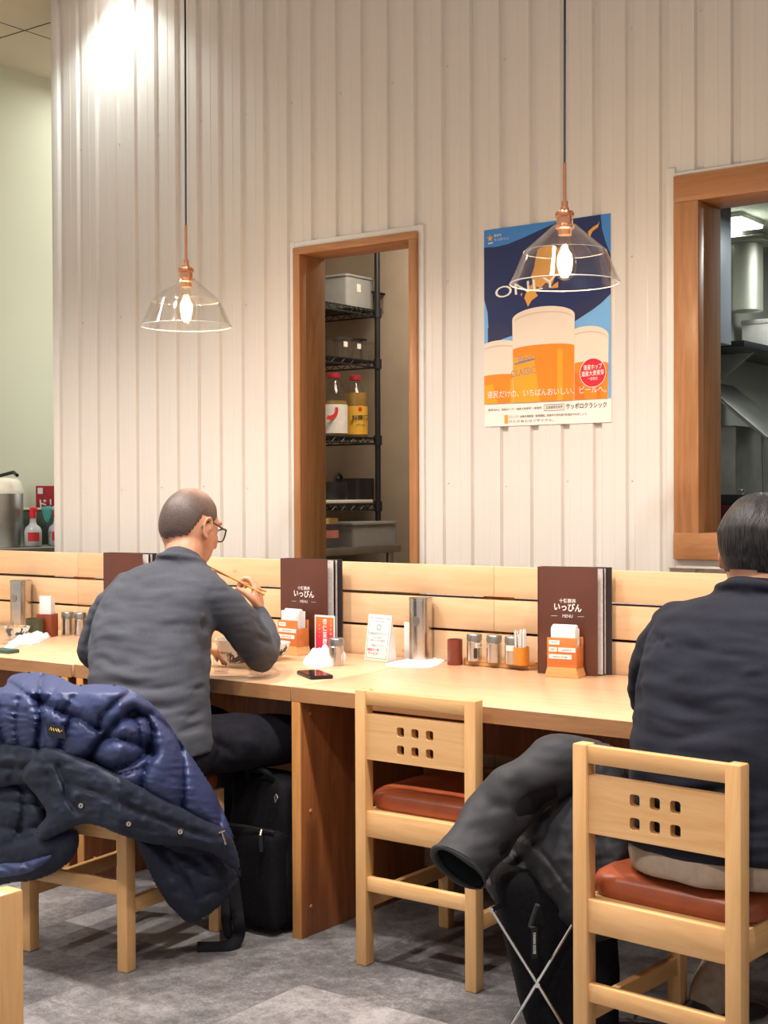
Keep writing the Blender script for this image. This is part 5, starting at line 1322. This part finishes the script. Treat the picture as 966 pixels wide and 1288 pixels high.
# chopsticks held in the right hand
M['bamboo'] = wood('bamboo', '#d9a860', '#c08a44', 'x', 30, .5)
for k, (a, c) in enumerate((((335, 744, 3.30), (254, 712, 3.165)), ((333, 748, 3.285), (256, 709, 3.17)))):
    A, B = onY(*a), onY(*c); m = MB(A); m.tube([A, B], [.0036, .0018], M['bamboo'], 10)
    m.build('chopstick', label='wooden chopstick held to the mouth by the man in grey', category='chopstick', group='pair of chopsticks held by the man in grey')

# ---- man in the black sweater
org = Vector((-1.14, 2.76, 0))
pr = thing('person', 'seated man with black hair and black sweater seen from behind at right edge', 'person', org)
Hm = Matrix.Translation((-1.152, 2.975, 1.140)) @ Matrix.Rotation(R_(-4), 4, 'Z') @ Matrix.Rotation(R_(-22), 4, 'X')
tor = [((-1.145, 2.745, .528), .212, .158, 2.4), ((-1.145, 2.745, .575), .212, .156, 2.4), ((-1.145, 2.755, .66), .208, .150, 2.3), ((-1.142, 2.775, .76), .208, .147, 2.3), ((-1.14, 2.805, .86), .216, .145, 2.3),
       ((-1.14, 2.84, .95), .215, .135, 2.4), ((-1.14, 2.868, 1.005), .192, .115, 2.3), ((-1.142, 2.892, 1.030), .145, .092, 2.2), ((-1.146, 2.912, 1.042), .105, .076, 2.1), ((-1.149, 2.938, 1.050), .072, .064, 2)]
WL = Vector((-1.27, 3.20, .785)); WR = Vector((-.99, 3.18, .785))
armL = ([(-1.30, 2.87, .962), (-1.365, 2.90, .88), (-1.392, 2.945, .785), (-1.35, 3.06, .782), WL], [.068, .063, .054, .047, .037])
armR = ([(-.98, 2.87, .962), (-.91, 2.90, .88), (-.885, 2.945, .785), (-.93, 3.06, .782), WR], [.068, .063, .054, .047, .037])
ak = onZ(893, 1252, .10)
legL = ([(-1.225, 2.78, .555), (-1.27, 3.02, .545), (-1.30, 3.22, .51), (-1.25, 3.15, .30), (ak.x, ak.y, .10)], [.090, .086, .068, .058, .052])
legR = ([(-1.055, 2.78, .555), (-1.0, 3.02, .545), (-.97, 3.22, .51), (-.95, 3.22, .30), (-.95, 3.20, .10)], [.090, .086, .068, .058, .052])
b = head_bm(Hm)
rings_solid(b, [(c, ha * .8, hb * .72, ex, ey, pw) for c, ha, hb, pw in tor[:-3]])
limb(b, [(-1.147, 2.915, 1.03), (-1.15, 2.94, 1.09), Hm @ Vector((0, -.012, -.05))], [.050, .058, .064], 20)
for l in (armR, armL, legR, legL): limb(b, *thin(l), 16)
hand(b, WL, (.45, .9, -.1), (.2, 0, -1), (1, -.4, 0), .6); hand(b, WR, (-.35, .9, -.1), (-.2, 0, -1), (-1, -.4, 0), .6)
m = MB(org); m.join(remesh(b, .0045, 3), M['skin']); m.build('body', pr, 80)
b = clothes(tor, [armR, armL], .0062, 14, collar((-1.150, 2.938, 1.052), .074, -16, .011))
carve(b, [([(810, 815), (822, 800), (840, 808)], .012, 7), ([(806, 830), (800, 860), (803, 895)], .010, 6), ([(830, 800), (870, 815), (966, 830)], .004, 6), ([(850, 790), (900, 810)], -.004, 8), ([(890, 735), (925, 745), (966, 760)], .003, 4), ([(810, 870), (860, 890), (930, 905)], .005, 8), ([(800, 935), (850, 930), (920, 915)], .006, 8),
          ([(795, 985), (860, 1000), (950, 990)], .006, 8), ([(792, 1030), (850, 1045), (960, 1040)], .006, 8), ([(900, 700), (915, 720), (930, 725)], .003, 4), ([(920, 850), (945, 845), (966, 842)], -.004, 6), ([(830, 850), (900, 845)], -.004, 8)], noise_amp=.004, nscale=12, drape=.005)
m = MB(org); m.join(b, M['black_knit']); m.build('sweater', pr, 80)
b = clothes([((-1.145, 2.755, .480), .185, .165, 2.6), ((-1.145, 2.755, .52), .200, .166, 2.5), ((-1.145, 2.755, .60), .194, .145, 2.3)], [legR, legL], .009, 6)
carve(b, [([(875, 1090), (876, 1115)], .004, 2.5), ([(880, 1225), (900, 1232)], .007, 4), ([(885, 1245), (908, 1250)], .007, 4)], noise_amp=.005, nscale=12)
m = MB(org); m.join(b, M['trouser_beige']); m.build('trousers', pr, 80)
def hl_full(d, p):
    ph = abs(math.degrees(math.atan2(d.x, d.y)))
    z0 = .065 if ph < 40 else (.065 - (ph - 40) / 35 * .085 if ph < 75 else (-.02 if ph < 88 else (.005 if ph < 108 else (.005 - (ph - 108) / 20 * .049 if ph < 128 else -.044 - (ph - 128) / 52 * .002))))
    return (p.z - z0) / .055
def strands(d, p):
    ph = math.atan2(d.x, d.y); return .0045 * noise.noise(Vector((ph * 7, p.z * 14, 3))) + .0028 * noise.noise(Vector((ph * 22 + p.z * 10, p.z * 9, 8))) + .0012 * noise.noise(Vector((ph * 60, p.z * 20, 1)))
hb = hair_shell(Hm, hl_full, lambda d, p: .015 + .004 * max(0, d.z), strands)
hb.transform(Hm.inverted()); m = MB(); m.join(hb, M['hair']); o = m.build('hair', pr, 80); o.matrix_local = Matrix.Translation(-org) @ Hm
eyes(Hm, pr, org)
shoe(pr, (ak.x, ak.y), (.35, 1), org); shoe(pr, (-.95, 3.20), (.1, 1), org)
# ------------------------------------------------------------------ coats and bags
def nylon(name, c0, c1, rough=.38, sheen=.2, bump=.35, sc=26.):
    m, nt, b = new_mat(name); tc = N(nt, 'ShaderNodeTexCoord'); no = N(nt, 'ShaderNodeTexNoise', Scale=sc, Detail=5., Distortion=1.2)
    n2 = N(nt, 'ShaderNodeTexNoise', Scale=900., Detail=1.)
    nt.links.new(tc.outputs['Object'], no.inputs['Vector']); nt.links.new(tc.outputs['Object'], n2.inputs['Vector'])
    r = ramp(nt, [(.3, c0), (.7, c1)]); nt.links.new(n2.outputs[0], r.inputs[0]); nt.links.new(r.outputs[0], b.inputs['Base Color'])
    b.inputs['Roughness'].default_value = rough; b.inputs['Sheen Weight'].default_value = sheen
    b.inputs['Specular IOR Level'].default_value = .45 if name.startswith('blue') else .22
    bp = N(nt, 'ShaderNodeBump', Strength=bump, Distance=.006); nt.links.new(no.outputs[0], bp.inputs['Height']); nt.links.new(bp.outputs[0], b.inputs['Normal'])
    return m
M['lining'] = nylon('blue_quilted_lining', (.026, .036, .105), (.042, .058, .15), .44, .0, .35)
M['shell'] = nylon('dark_navy_shell', (.011, .015, .03), (.022, .028, .05), .6, .02, .35)
M['coat'] = nylon('black_coat', (.020, .020, .024), (.034, .034, .039), .6, .02, .3, 14.)
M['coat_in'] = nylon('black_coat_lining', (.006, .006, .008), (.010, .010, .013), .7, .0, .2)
M['bag'] = plain('black_bag_fabric', (.006, .006, .008), .8, var=.3, scale=140, bump=.3, spec=.12)
M['snap'] = plain('metal_snap', (.75, .70, .60), .3, 1.)
M['stitch'] = plain('gold_thread', '#c9a24a', .5)

# navy puffer over the chair back of the man in grey
org = Vector((-2.905, 2.50, .45))
jk = thing('puffer_jacket', 'navy quilted puffer jacket draped over the chair of man in grey', 'jacket', org)
def Yj(x, y):
    Y = 2.475 + max(0, x - 150) / 150 * .36
    if y < 872: Y += (872 - y) * .0035
    return Y
def panel(name, poly, off, thick, mat, creases=(), **kw):
    m = MB(org); puff(poly, lambda x, y: Yj(x, y) + off, thick, mat, creases, mb=m, **kw); return m.build(name, jk, 80)
A = [(-34, 872), (4, 864), (13, 850), (42, 845), (75, 851), (95, 861), (120, 860), (150, 862), (166, 868), (190, 884), (207, 902), (222, 925), (245, 957), (268, 992), (282, 1022), (292, 1046), (294, 1056), (270, 1050), (240, 1036), (200, 1018), (165, 998), (140, 988), (118, 978), (108, 970), (92, 964), (75, 964), (55, 955), (30, 950), (0, 950), (-34, 950)]
CA = [([(53, 850), (50, 870), (49, 888), (51, 905), (46, 946)], .034, 4.5), ([(14, 860), (31, 872), (54, 883)], .026, 4), ([(52, 885), (75, 894), (100, 904), (124, 916)], .030, 4.5), ([(89, 904), (80, 926), (76, 940), (73, 960)], .028, 4), ([(57, 905), (54, 925), (58, 945)], .014, 3),
      ([(124, 916), (128, 900), (145, 884), (163, 871)], .028, 4.5), ([(112, 958), (122, 938), (136, 922), (150, 906), (168, 897)], .050, 6), ([(168, 897), (184, 901), (192, 920), (187, 944)], .050, 6), ([(187, 944), (170, 958), (140, 968), (114, 960)], .050, 6), ([(136, 928), (158, 930), (180, 938)], .034, 5), ([(166, 900), (174, 915), (176, 935)], .030, 5),
      ([(227, 928), (231, 965), (230, 995), (228, 1026)], .030, 4), ([(192, 948), (183, 967), (177, 988), (171, 1004)], .028, 4), ([(276, 1004), (278, 1028), (275, 1048)], .022, 3.5), ([(110, 962), (148, 975), (180, 966)], .018, 4), ([(24, 878), (20, 910), (24, 942)], .018, 5), ([(0, 868), (-2, 905), (8, 946)], .024, 5), ([(190, 898), (208, 912), (226, 930)], .018, 4), ([(110, 862), (92, 878), (82, 894)], .018, 4), ([(78, 852), (68, 868), (58, 882)], .018, 4)]
panel('inner_layer', [(-34, 900), (60, 900), (150, 930), (230, 990), (290, 1050), (296, 1100), (250, 1140), (215, 1110), (180, 1040), (130, 1010), (90, 1010), (60, 1020), (40, 1040), (-34, 1050)], .035, .03, M['shell'], step=4, edge=14)
panel('quilted_lining', A, 0, .055, M['lining'], CA, step=2.0, edge=12, nz=(.004, 26), back=.03, wr=.0012, cusp=True, pucker=.016, smooth=1)
B = [(26, 975), (46, 944), (72, 940), (95, 950), (120, 960), (160, 980), (210, 1006), (250, 1026), (284, 1044), (298, 1068), (303, 1104), (290, 1090), (265, 1074), (235, 1066), (190, 1062), (150, 1050), (125, 1040), (103, 1037), (80, 1047), (50, 1059), (46, 1042), (58, 1024), (44, 1000)]
CB = [([(52, 1050), (80, 1038), (103, 1029), (126, 1032), (152, 1042), (192, 1054), (236, 1058), (268, 1067), (292, 1084)], .004, 1.6), ([(51, 1044), (80, 1032), (103, 1023), (128, 1026), (155, 1036), (195, 1047)], .004, 1.6), ([(52, 1055), (80, 1042), (103, 1033), (125, 1036), (150, 1046), (190, 1058), (235, 1062), (266, 1070)], .004, 1.4), ([(74, 965), (82, 985), (86, 1005), (98, 1022)], .016, 4.5), ([(86, 985), (120, 996), (165, 1016), (215, 1036), (270, 1056)], .008, 4), ([(40, 990), (55, 995), (70, 1005)], .008, 6), ([(60, 975), (64, 990)], .010, 5)]
panel('outer_shell', B, -.034, .022, M['shell'], CB, step=2.2, edge=5, nz=(.006, 14), back=.02, wr=.002)
panel('front_flap', [(-34, 934), (20, 935), (46, 940), (58, 958), (42, 984), (18, 988), (-34, 992)], -.02, .030, M['shell'], [([(-20, 962), (10, 966), (40, 968)], .012, 6), ([(20, 950), (14, 980)], .008, 5)], step=2.6, edge=10, nz=(.010, 14))
panel('hanging_sleeve', [(-34, 985), (20, 982), (44, 988), (54, 1010), (60, 1034), (92, 1040), (100, 1050), (98, 1068), (84, 1088), (55, 1104), (20, 1110), (-34, 1106)], .02, .050, M['shell'], [([(28, 985), (30, 1020), (24, 1050)], .020, 5), ([(0, 1008), (30, 1012), (55, 1012)], .014, 5), ([(0, 1040), (25, 1044), (50, 1040)], .016, 5), ([(10, 1062), (40, 1052), (62, 1040)], .014, 5), ([(-10, 985), (-6, 1040), (-10, 1100)], .014, 5)], step=2.4, edge=12, nz=(.006, 18), back=.03, cusp=True, pucker=.012)
panel('cuff_lining', [(-34, 1092), (0, 1086), (30, 1084), (50, 1078), (66, 1076), (52, 1090), (30, 1100), (0, 1104), (-34, 1104)], -.035, .016, M['lining'], [([(0, 1090), (20, 1098)], .008, 3), ([(30, 1084), (40, 1096)], .008, 3)], step=2., edge=6, nz=(.008, 8), back=.01)
panel('hanging_hem', [(170, 1054), (200, 1058), (240, 1062), (268, 1070), (292, 1088), (300, 1108), (290, 1126), (270, 1146), (250, 1158), (234, 1160), (220, 1148), (204, 1128), (188, 1098)], .03, .045, M['shell'], [([(205, 1070), (235, 1110), (245, 1140)], .012, 6), ([(250, 1130), (275, 1118), (296, 1104)], .012, 5), ([(225, 1068), (260, 1095)], .010, 7)], step=2.6, edge=12, nz=(.010, 15), back=.04)
m = MB(org)
c = [(57, 909), (80, 913), (83, 930), (60, 926)]
m.poly([onY(x, y, Yj(x, y) - .062) for x, y in c][::-1], M['shell']); m.poly([onY(x, y, Yj(x, y) - .056) for x, y in c], M['shell'])
q = [onY(x, y, Yj(x, y) - .063) for x, y in ((62, 918), (64, 915), (65, 919), (67, 916), (68, 920), (70, 917), (72, 920), (73, 917), (75, 921), (78, 919))]; m.tube(q, .0013, M['stitch'], 5)
m.build('brand_patch', jk, 30)
for x, y in ((102, 1013), (162, 1036), (227, 1046)):
    m = MB(org); p = onY(x, y, Yj(x, y) - .058); mt = Matrix.Translation(p) @ Matrix.Rotation(R_(35), 4, 'Z') @ Matrix.Rotation(PI / 2, 4, 'X')
    m.lathe([(.0022, .0), (.0022, .004), (.0062, .004), (.0062, 0), (.0062, -.02), (0, -.02)], M['snap'], 18, mt); m.build('snap_button', jk, 40)
m = MB(org); p0, p1 = onY(279, 1046, Yj(279, 1046) - .055), onY(284, 1062, Yj(284, 1062) - .056); m.tube([p0, p1], [.0022, .003], M['snap'], 8); m.tube([onY(275, 1048, Yj(275, 1048) - .055), onY(283, 1045, Yj(283, 1045) - .055)], .002, M['snap'], 8); m.build('zip_pull', jk)

# backpack on the floor against the counter panel
bx = Vector((-2.685, 3.03, 0))
bp_ = thing('backpack', 'black backpack standing on the floor against the counter panel', 'backpack', bx)
def soft_box(x0, x1, y0, y1, z0, z1, r, amp, seed, lean=0.):
    b = bmesh.new(); bmesh.ops.create_cube(b, size=1, matrix=Matrix.Translation(((x0 + x1) / 2, (y0 + y1) / 2, (z0 + z1) / 2)) @ Matrix.Diagonal((x1 - x0, y1 - y0, z1 - z0, 1)))
    bmesh.ops.bevel(b, geom=b.edges[:], offset=r, segments=4, affect='EDGES', profile=.5); bmesh.ops.subdivide_edges(b, edges=[e for e in b.edges if e.calc_length() > .03], cuts=7, use_grid_fill=True)
    bmesh.ops.triangulate(b, faces=[f for f in b.faces if len(f.verts) > 4]); b.normal_update()
    for v in b.verts:
        if v.co.z > z0 + .01: v.co += v.normal * amp * noise.noise(v.co * 9 + Vector((seed, 0, 0)))
        v.co.y += lean * (v.co.z - z0)
    return b
m = MB(); m.join(soft_box(-.130, .108, -.0, .15, .004, .45, .045, .016, 3), M['bag']); m.build('main_body', bp_, 60)
m = MB(); m.join(soft_box(-.105, .095, -.04, .03, .02, .30, .022, .008, 5), M['bag']); m.build('front_pocket', bp_, 60)
m = MB(); m.tube([(-.10, -.035, .305), (.0, -.046, .312), (.09, -.035, .305)], .004, M['black_plastic'], 8); m.tube([(.05, -.044, .31), (.052, -.052, .295)], .004, M['snap'], 8); m.tube([(.052, -.05, .295), (.058, -.053, .25)], .006, M['black_plastic'], 8); m.build('zipper', bp_)
m = MB(); m.tube([(.072, -.012, .40), (.076, -.014, .385), (.083, -.012, .40), (.076, -.010, .41)], .002, M['steel_dull'], 8, closed=True); m.build('buckle', bp_)
q = [onY(292, 1095, 3.0), onZ(299, 1150, .09), onZ(300, 1178, .03), onZ(285, 1190, .012), onZ(248, 1192, .010)]
m = MB(); m.tube([v - bx for v in spline(q, 6)], [(.017, .004)] * 25, M['bag'], 8, side=(1, .3, 0)); m.tube([v - bx for v in spline([onY(286, 1090, 3.02), onZ(284, 1140, .10), onZ(287, 1172, .04), onZ(298, 1180, .02)], 6)], [(.014, .004)] * 19, M['bag'], 8, side=(1, .3, 0)); m.build('strap', bp_, 60)
m = MB(); m.tube(spline([(-.05, .02, .435), (-.04, .0, .465), (.03, .0, .465), (.04, .02, .435)], 5), .009, M['bag'], 8); m.build('grab_handle', bp_, 60)

# folding stand with a fabric bag, between the two chairs, and the black coat heaped on it
e1 = Vector((.806, .592, 0)); e2 = Vector((-.592, .806, 0)); Cc = onY(675, 1237, 2.72); Cb = Vector((Cc.x, Cc.y, 0))
TOPZ = .335
sd = thing('folding_stand', 'folding bag stand with crossed thin chrome legs below the black coat', 'stand', Cb)
zc = Cc.z; kx = .60
for o2, o1 in ((0, 0), (.24, .17)):
    for s in (-1, 1):
        m = MB(); t0, t1 = zc, TOPZ - zc
        m.tube([e1 * (o1 - s * kx * t1) + e2 * (o2 + .004 * s) + Vector((0, 0, TOPZ)), e1 * (o1 + s * kx * t0) + e2 * (o2 + .004 * s) + Vector((0, 0, .004))], .0042, M['chrome'], 10); m.build('leg', sd)
for s in (-1, 1):
    m = MB(); m.tube([e1 * (s * kx * (TOPZ - zc)) + Vector((0, 0, TOPZ)) - e2 * .02, e1 * (.17 + s * kx * (TOPZ - zc)) + e2 * .26 + Vector((0, 0, TOPZ))], .006, M['chrome'], 10); m.build('top_bar', sd)
m = MB(); m.lathe([(0, 0), (.006, .0), (.006, .012), (0, .012)], M['chrome'], 12, Matrix.Translation((0, 0, zc)) @ Matrix.Rotation(math.atan2(e2.y, e2.x), 4, 'Z') @ Matrix.Rotation(-PI / 2, 4, 'Y')); m.build('pivot', sd)
b = soft_box(-.10, .20, .02, .22, .02, .40, .04, .012, 11)
for v in b.verts:
    k = max(0, min(1, (.40 - v.co.z) / .38)); v.co.x += (.5 - (v.co.x + .10) / .30 * .55) * .17 * k
b.transform(Matrix((e1, e2, Vector((0, 0, 1)))).transposed().to_4x4())
m = MB(); m.join(b, M['bag']); m.build('fabric_bag', sd, 60)

co_ = onY(690, 1010, 2.82); co_ = Vector((co_.x, co_.y, .45))
ct = thing('coat', 'black coat heaped on the folding stand with one sleeve hanging out', 'coat', co_)
def ZP(x, y): return (530 + x / 3.5, 920 + y / 3.5)
def cpanel(name, poly, Y, thick, creases, mat=None, **kw):
    m = MB(co_); m.join(puff(poly, Y if callable(Y) else (lambda x, yy: Y), thick, None, creases, **kw), mat or M['coat']); return m.build(name, ct, 80)
bodyP = [ZP(*p) for p in ((720, 70), (690, 190), (640, 240), (560, 278), (470, 335), (400, 410), (352, 492), (330, 560), (300, 640), (272, 672), (300, 720), (340, 778), (400, 815), (440, 828), (500, 815), (560, 830), (650, 880), (740, 930), (860, 900), (930, 800), (960, 600), (940, 400), (900, 200), (840, 60))]
Yb = lambda x, y: 2.86 - max(0, (y - 1000)) * .0003 - .0002 * (x - 680)
cpanel('coat_body', bodyP, Yb, .10, [([ZP(352, 492), ZP(410, 522), ZP(460, 600), ZP(520, 705), ZP(600, 790)], .030, 5), ([ZP(500, 500), ZP(580, 590), ZP(650, 690)], .010, 2.5), ([ZP(500, 500), ZP(545, 460), ZP(650, 330)], .006, 2.5), ([ZP(330, 640), ZP(420, 590), ZP(450, 560)], .025, 6), ([ZP(400, 440), ZP(470, 470), ZP(520, 490)], .014, 5), ([ZP(330, 700), ZP(420, 680), ZP(480, 720)], .022, 6), ([ZP(600, 300), ZP(560, 380), ZP(540, 450)], .010, 6), ([ZP(560, 640), ZP(620, 760)], .010, 6), ([ZP(760, 300), ZP(780, 600), ZP(760, 860)], .02, 8)], step=2.4, edge=16, nz=(.008, 26), back=.10, pucker=.008)
# sleeve: a flattened hollow tube with an open cuff
S0, S1, S2, S3 = onY(728, 962, 2.84), onY(672, 982, 2.76), onY(624, 1028, 2.69), onY(578, 1092, 2.575)
b = bmesh.new(); path = spline([onY(772, 1010, 2.93), S0, S1, S2, S3], 10)
rad = [(.060 + .006 * math.sin(k * .5), .072 - .003 * math.sin(k * .7)) for k in range(len(path))]
vd = (C0 - S2).normalized()
tube_bm(b, path, rad, 36, side=vd, cap=False)
bmesh.ops.subdivide_edges(b, edges=b.edges[:], cuts=1, use_grid_fill=True)
carve(b, [([ZP(700, 250), ZP(600, 262), ZP(500, 300), ZP(430, 360), ZP(390, 420)], .014, 8), ([ZP(120, 470), ZP(230, 440), ZP(330, 470)], .004, 12), ([ZP(250, 330), ZP(340, 330), ZP(410, 380)], .006, 10), ([ZP(380, 210), ZP(440, 240), ZP(480, 300)], .006, 10), ([ZP(60, 545), ZP(160, 600), ZP(290, 640)], .003, 2.5)], noise_amp=.012, nscale=11, drape=.004)
m = MB(co_); m.join(b, M['coat']); sl = m.build('sleeve', ct, 80)
bi = bmesh.new(); tube_bm(bi, path[18:], [(a - .008, c - .008) for a, c in rad[18:]], 36, side=vd, cap=False); carve(bi, [], noise_amp=.012, nscale=11); bmesh.ops.reverse_faces(bi, faces=bi.faces)
m = MB(co_); m.join(bi, M['coat_in']); m.build('sleeve_lining', sl, 80)
bc = bmesh.new(); u = vd
T = (path[-1] - path[-2]).normalized(); u = (vd - T * vd.dot(T)).normalized(); v = T.cross(u)
ring = [path[-1] + u * (rad[-1][0] - .003) * math.cos(a) + v * (rad[-1][1] - .003) * math.sin(a) for a in [2 * PI * k / 36 for k in range(36)]]
tube_bm(bc, ring, .0055, 8, closed=True); carve(bc, [], noise_amp=.012, nscale=11); m = MB(co_); m.join(bc, M['coat']); m.build('cuff', sl, 80)
# zip pull with the maker's tape
m = MB(co_); p = onY(673, 1150, 2.70); m.tube([onY(676, 1138, 2.70), onY(671, 1152, 2.70), onY(667, 1165, 2.695), onY(672, 1168, 2.695)], .006, M['coat'], 8)
A0 = onY(672, 1186, 2.69); mt = Matrix.Translation(A0) @ Matrix.Rotation(R_(36), 4, 'Z') @ Matrix.Rotation(PI / 2, 4, 'X')
m.prism(rr(0, 0, .014, .070, .002), .002, M['coat_in'], mt); m.text('CANADA GOOSE', .0085, mt @ Matrix.Translation((0, 0, .0026)) @ Matrix.Rotation(-PI / 2, 4, 'Z'), M['white_ink'], sx=.72)
m.build('zip_tag', ct, 30)
# ------------------------------------------------------------------ lights, sky, camera
M['lamp_face'] = emit('downlight_face', (1., .93, .84), 30)
def downlight(label, x, y, power, ang=110, col=(1, .93, .86), size=.09, group='recessed ceiling downlights'):
    t = thing('downlight', label, 'lamp', (x, y, ZC), 0, group)
    m = MB(); m.lathe([(.05, -.0), (.062, -.0), (.064, -.006), (.052, -.008), (.046, -.001)], M['trim'], 32); m.build('trim_ring', t)
    m = MB(); m.lathe([(0, -.003), (.046, -.003)], M['lamp_face'], 28); m.build('lamp_face', t)
    l = bpy.data.lights.new('downlight_beam', 'SPOT'); l.energy = power; l.spot_size = R_(ang); l.spot_blend = .6; l.color = col; l.shadow_soft_size = size
    o = bpy.data.objects.new('downlight_beam', l); COL.objects.link(o); o.location = (x, y, ZC - .02)
for i, x in enumerate((-4.6, -3.3, -2.0, -.7)):
    downlight('recessed downlight in the ceiling in front of the counter', x, 2.35, 215)
    downlight('recessed downlight in the ceiling near the camera', x - .3, .6, 150)
p = onZ(140, -40, ZC)
downlight('recessed downlight close to the metal wall at the upper left', p.x, WY - .15, 24, 120, (.92, 1., .95), .05)
def area(x, y, z, sx, sy, e, col, rot=(0, 0, 0)):
    l = bpy.data.lights.new('lamp_and_fill', 'AREA'); l.shape = 'RECTANGLE'; l.size = sx; l.size_y = sy; l.energy = e; l.color = col
    o = bpy.data.objects.new('lamp_and_fill', l); COL.objects.link(o); o.location = (x, y, z); o.rotation_euler = rot
area(-3.4, 5.0, 2.75, .6, .5, 20, (1, .85, .7))  # added fill light for the storage room, no fixture there
pl = onZ(932, 274, 2.42); area(pl.x, pl.y, 2.37, .1, .2, .6, (.93, 1., .95)); area(-1.5, 5.3, 2.3, .8, .5, 12, (.95, 1., .95))  # first is the ceiling lamp's own light, second an added kitchen fill
area(-5.15, 5.6, ZC - .05, .6, 1.6, 16, (1., 1., .90)); area(-4.76, 4.9, 1.9, 1.4, .9, 5, (1., 1., .93), (0, R_(90), 0))  # added fills brightening the green wall, the second hidden behind the metal wall
w = bpy.data.worlds.new('room_light'); bpy.context.scene.world = w; w.use_nodes = True
w.node_tree.nodes['Background'].inputs[0].default_value = (1., .95, .90, 1); w.node_tree.nodes['Background'].inputs[1].default_value = .42
cam = bpy.data.cameras.new('camera'); co = bpy.data.objects.new('camera', cam); COL.objects.link(co)
R0, R1, R2 = RC[0], RC[1], RC[2]
co.matrix_world = Matrix(((R0[0], -R1[0], -R2[0], C0.x), (R0[1], -R1[1], -R2[1], C0.y), (R0[2], -R1[2], -R2[2], C0.z), (0, 0, 0, 1)))
cam.sensor_fit = 'HORIZONTAL'; cam.sensor_width = 36; cam.lens = F / 966 * 36; cam.clip_start = .05
sc = bpy.context.scene; sc.camera = co
sc.view_settings.view_transform = 'Standard'; sc.view_settings.look = 'None'; sc.view_settings.gamma = 1; sc.view_settings.use_curve_mapping = False
sc.view_settings.exposure = .52
sc.cycles.use_denoising = True; sc.cycles.max_bounces = 8; sc.cycles.transparent_max_bounces = 12; sc.cycles.caustics_reflective = False; sc.cycles.caustics_refractive = False
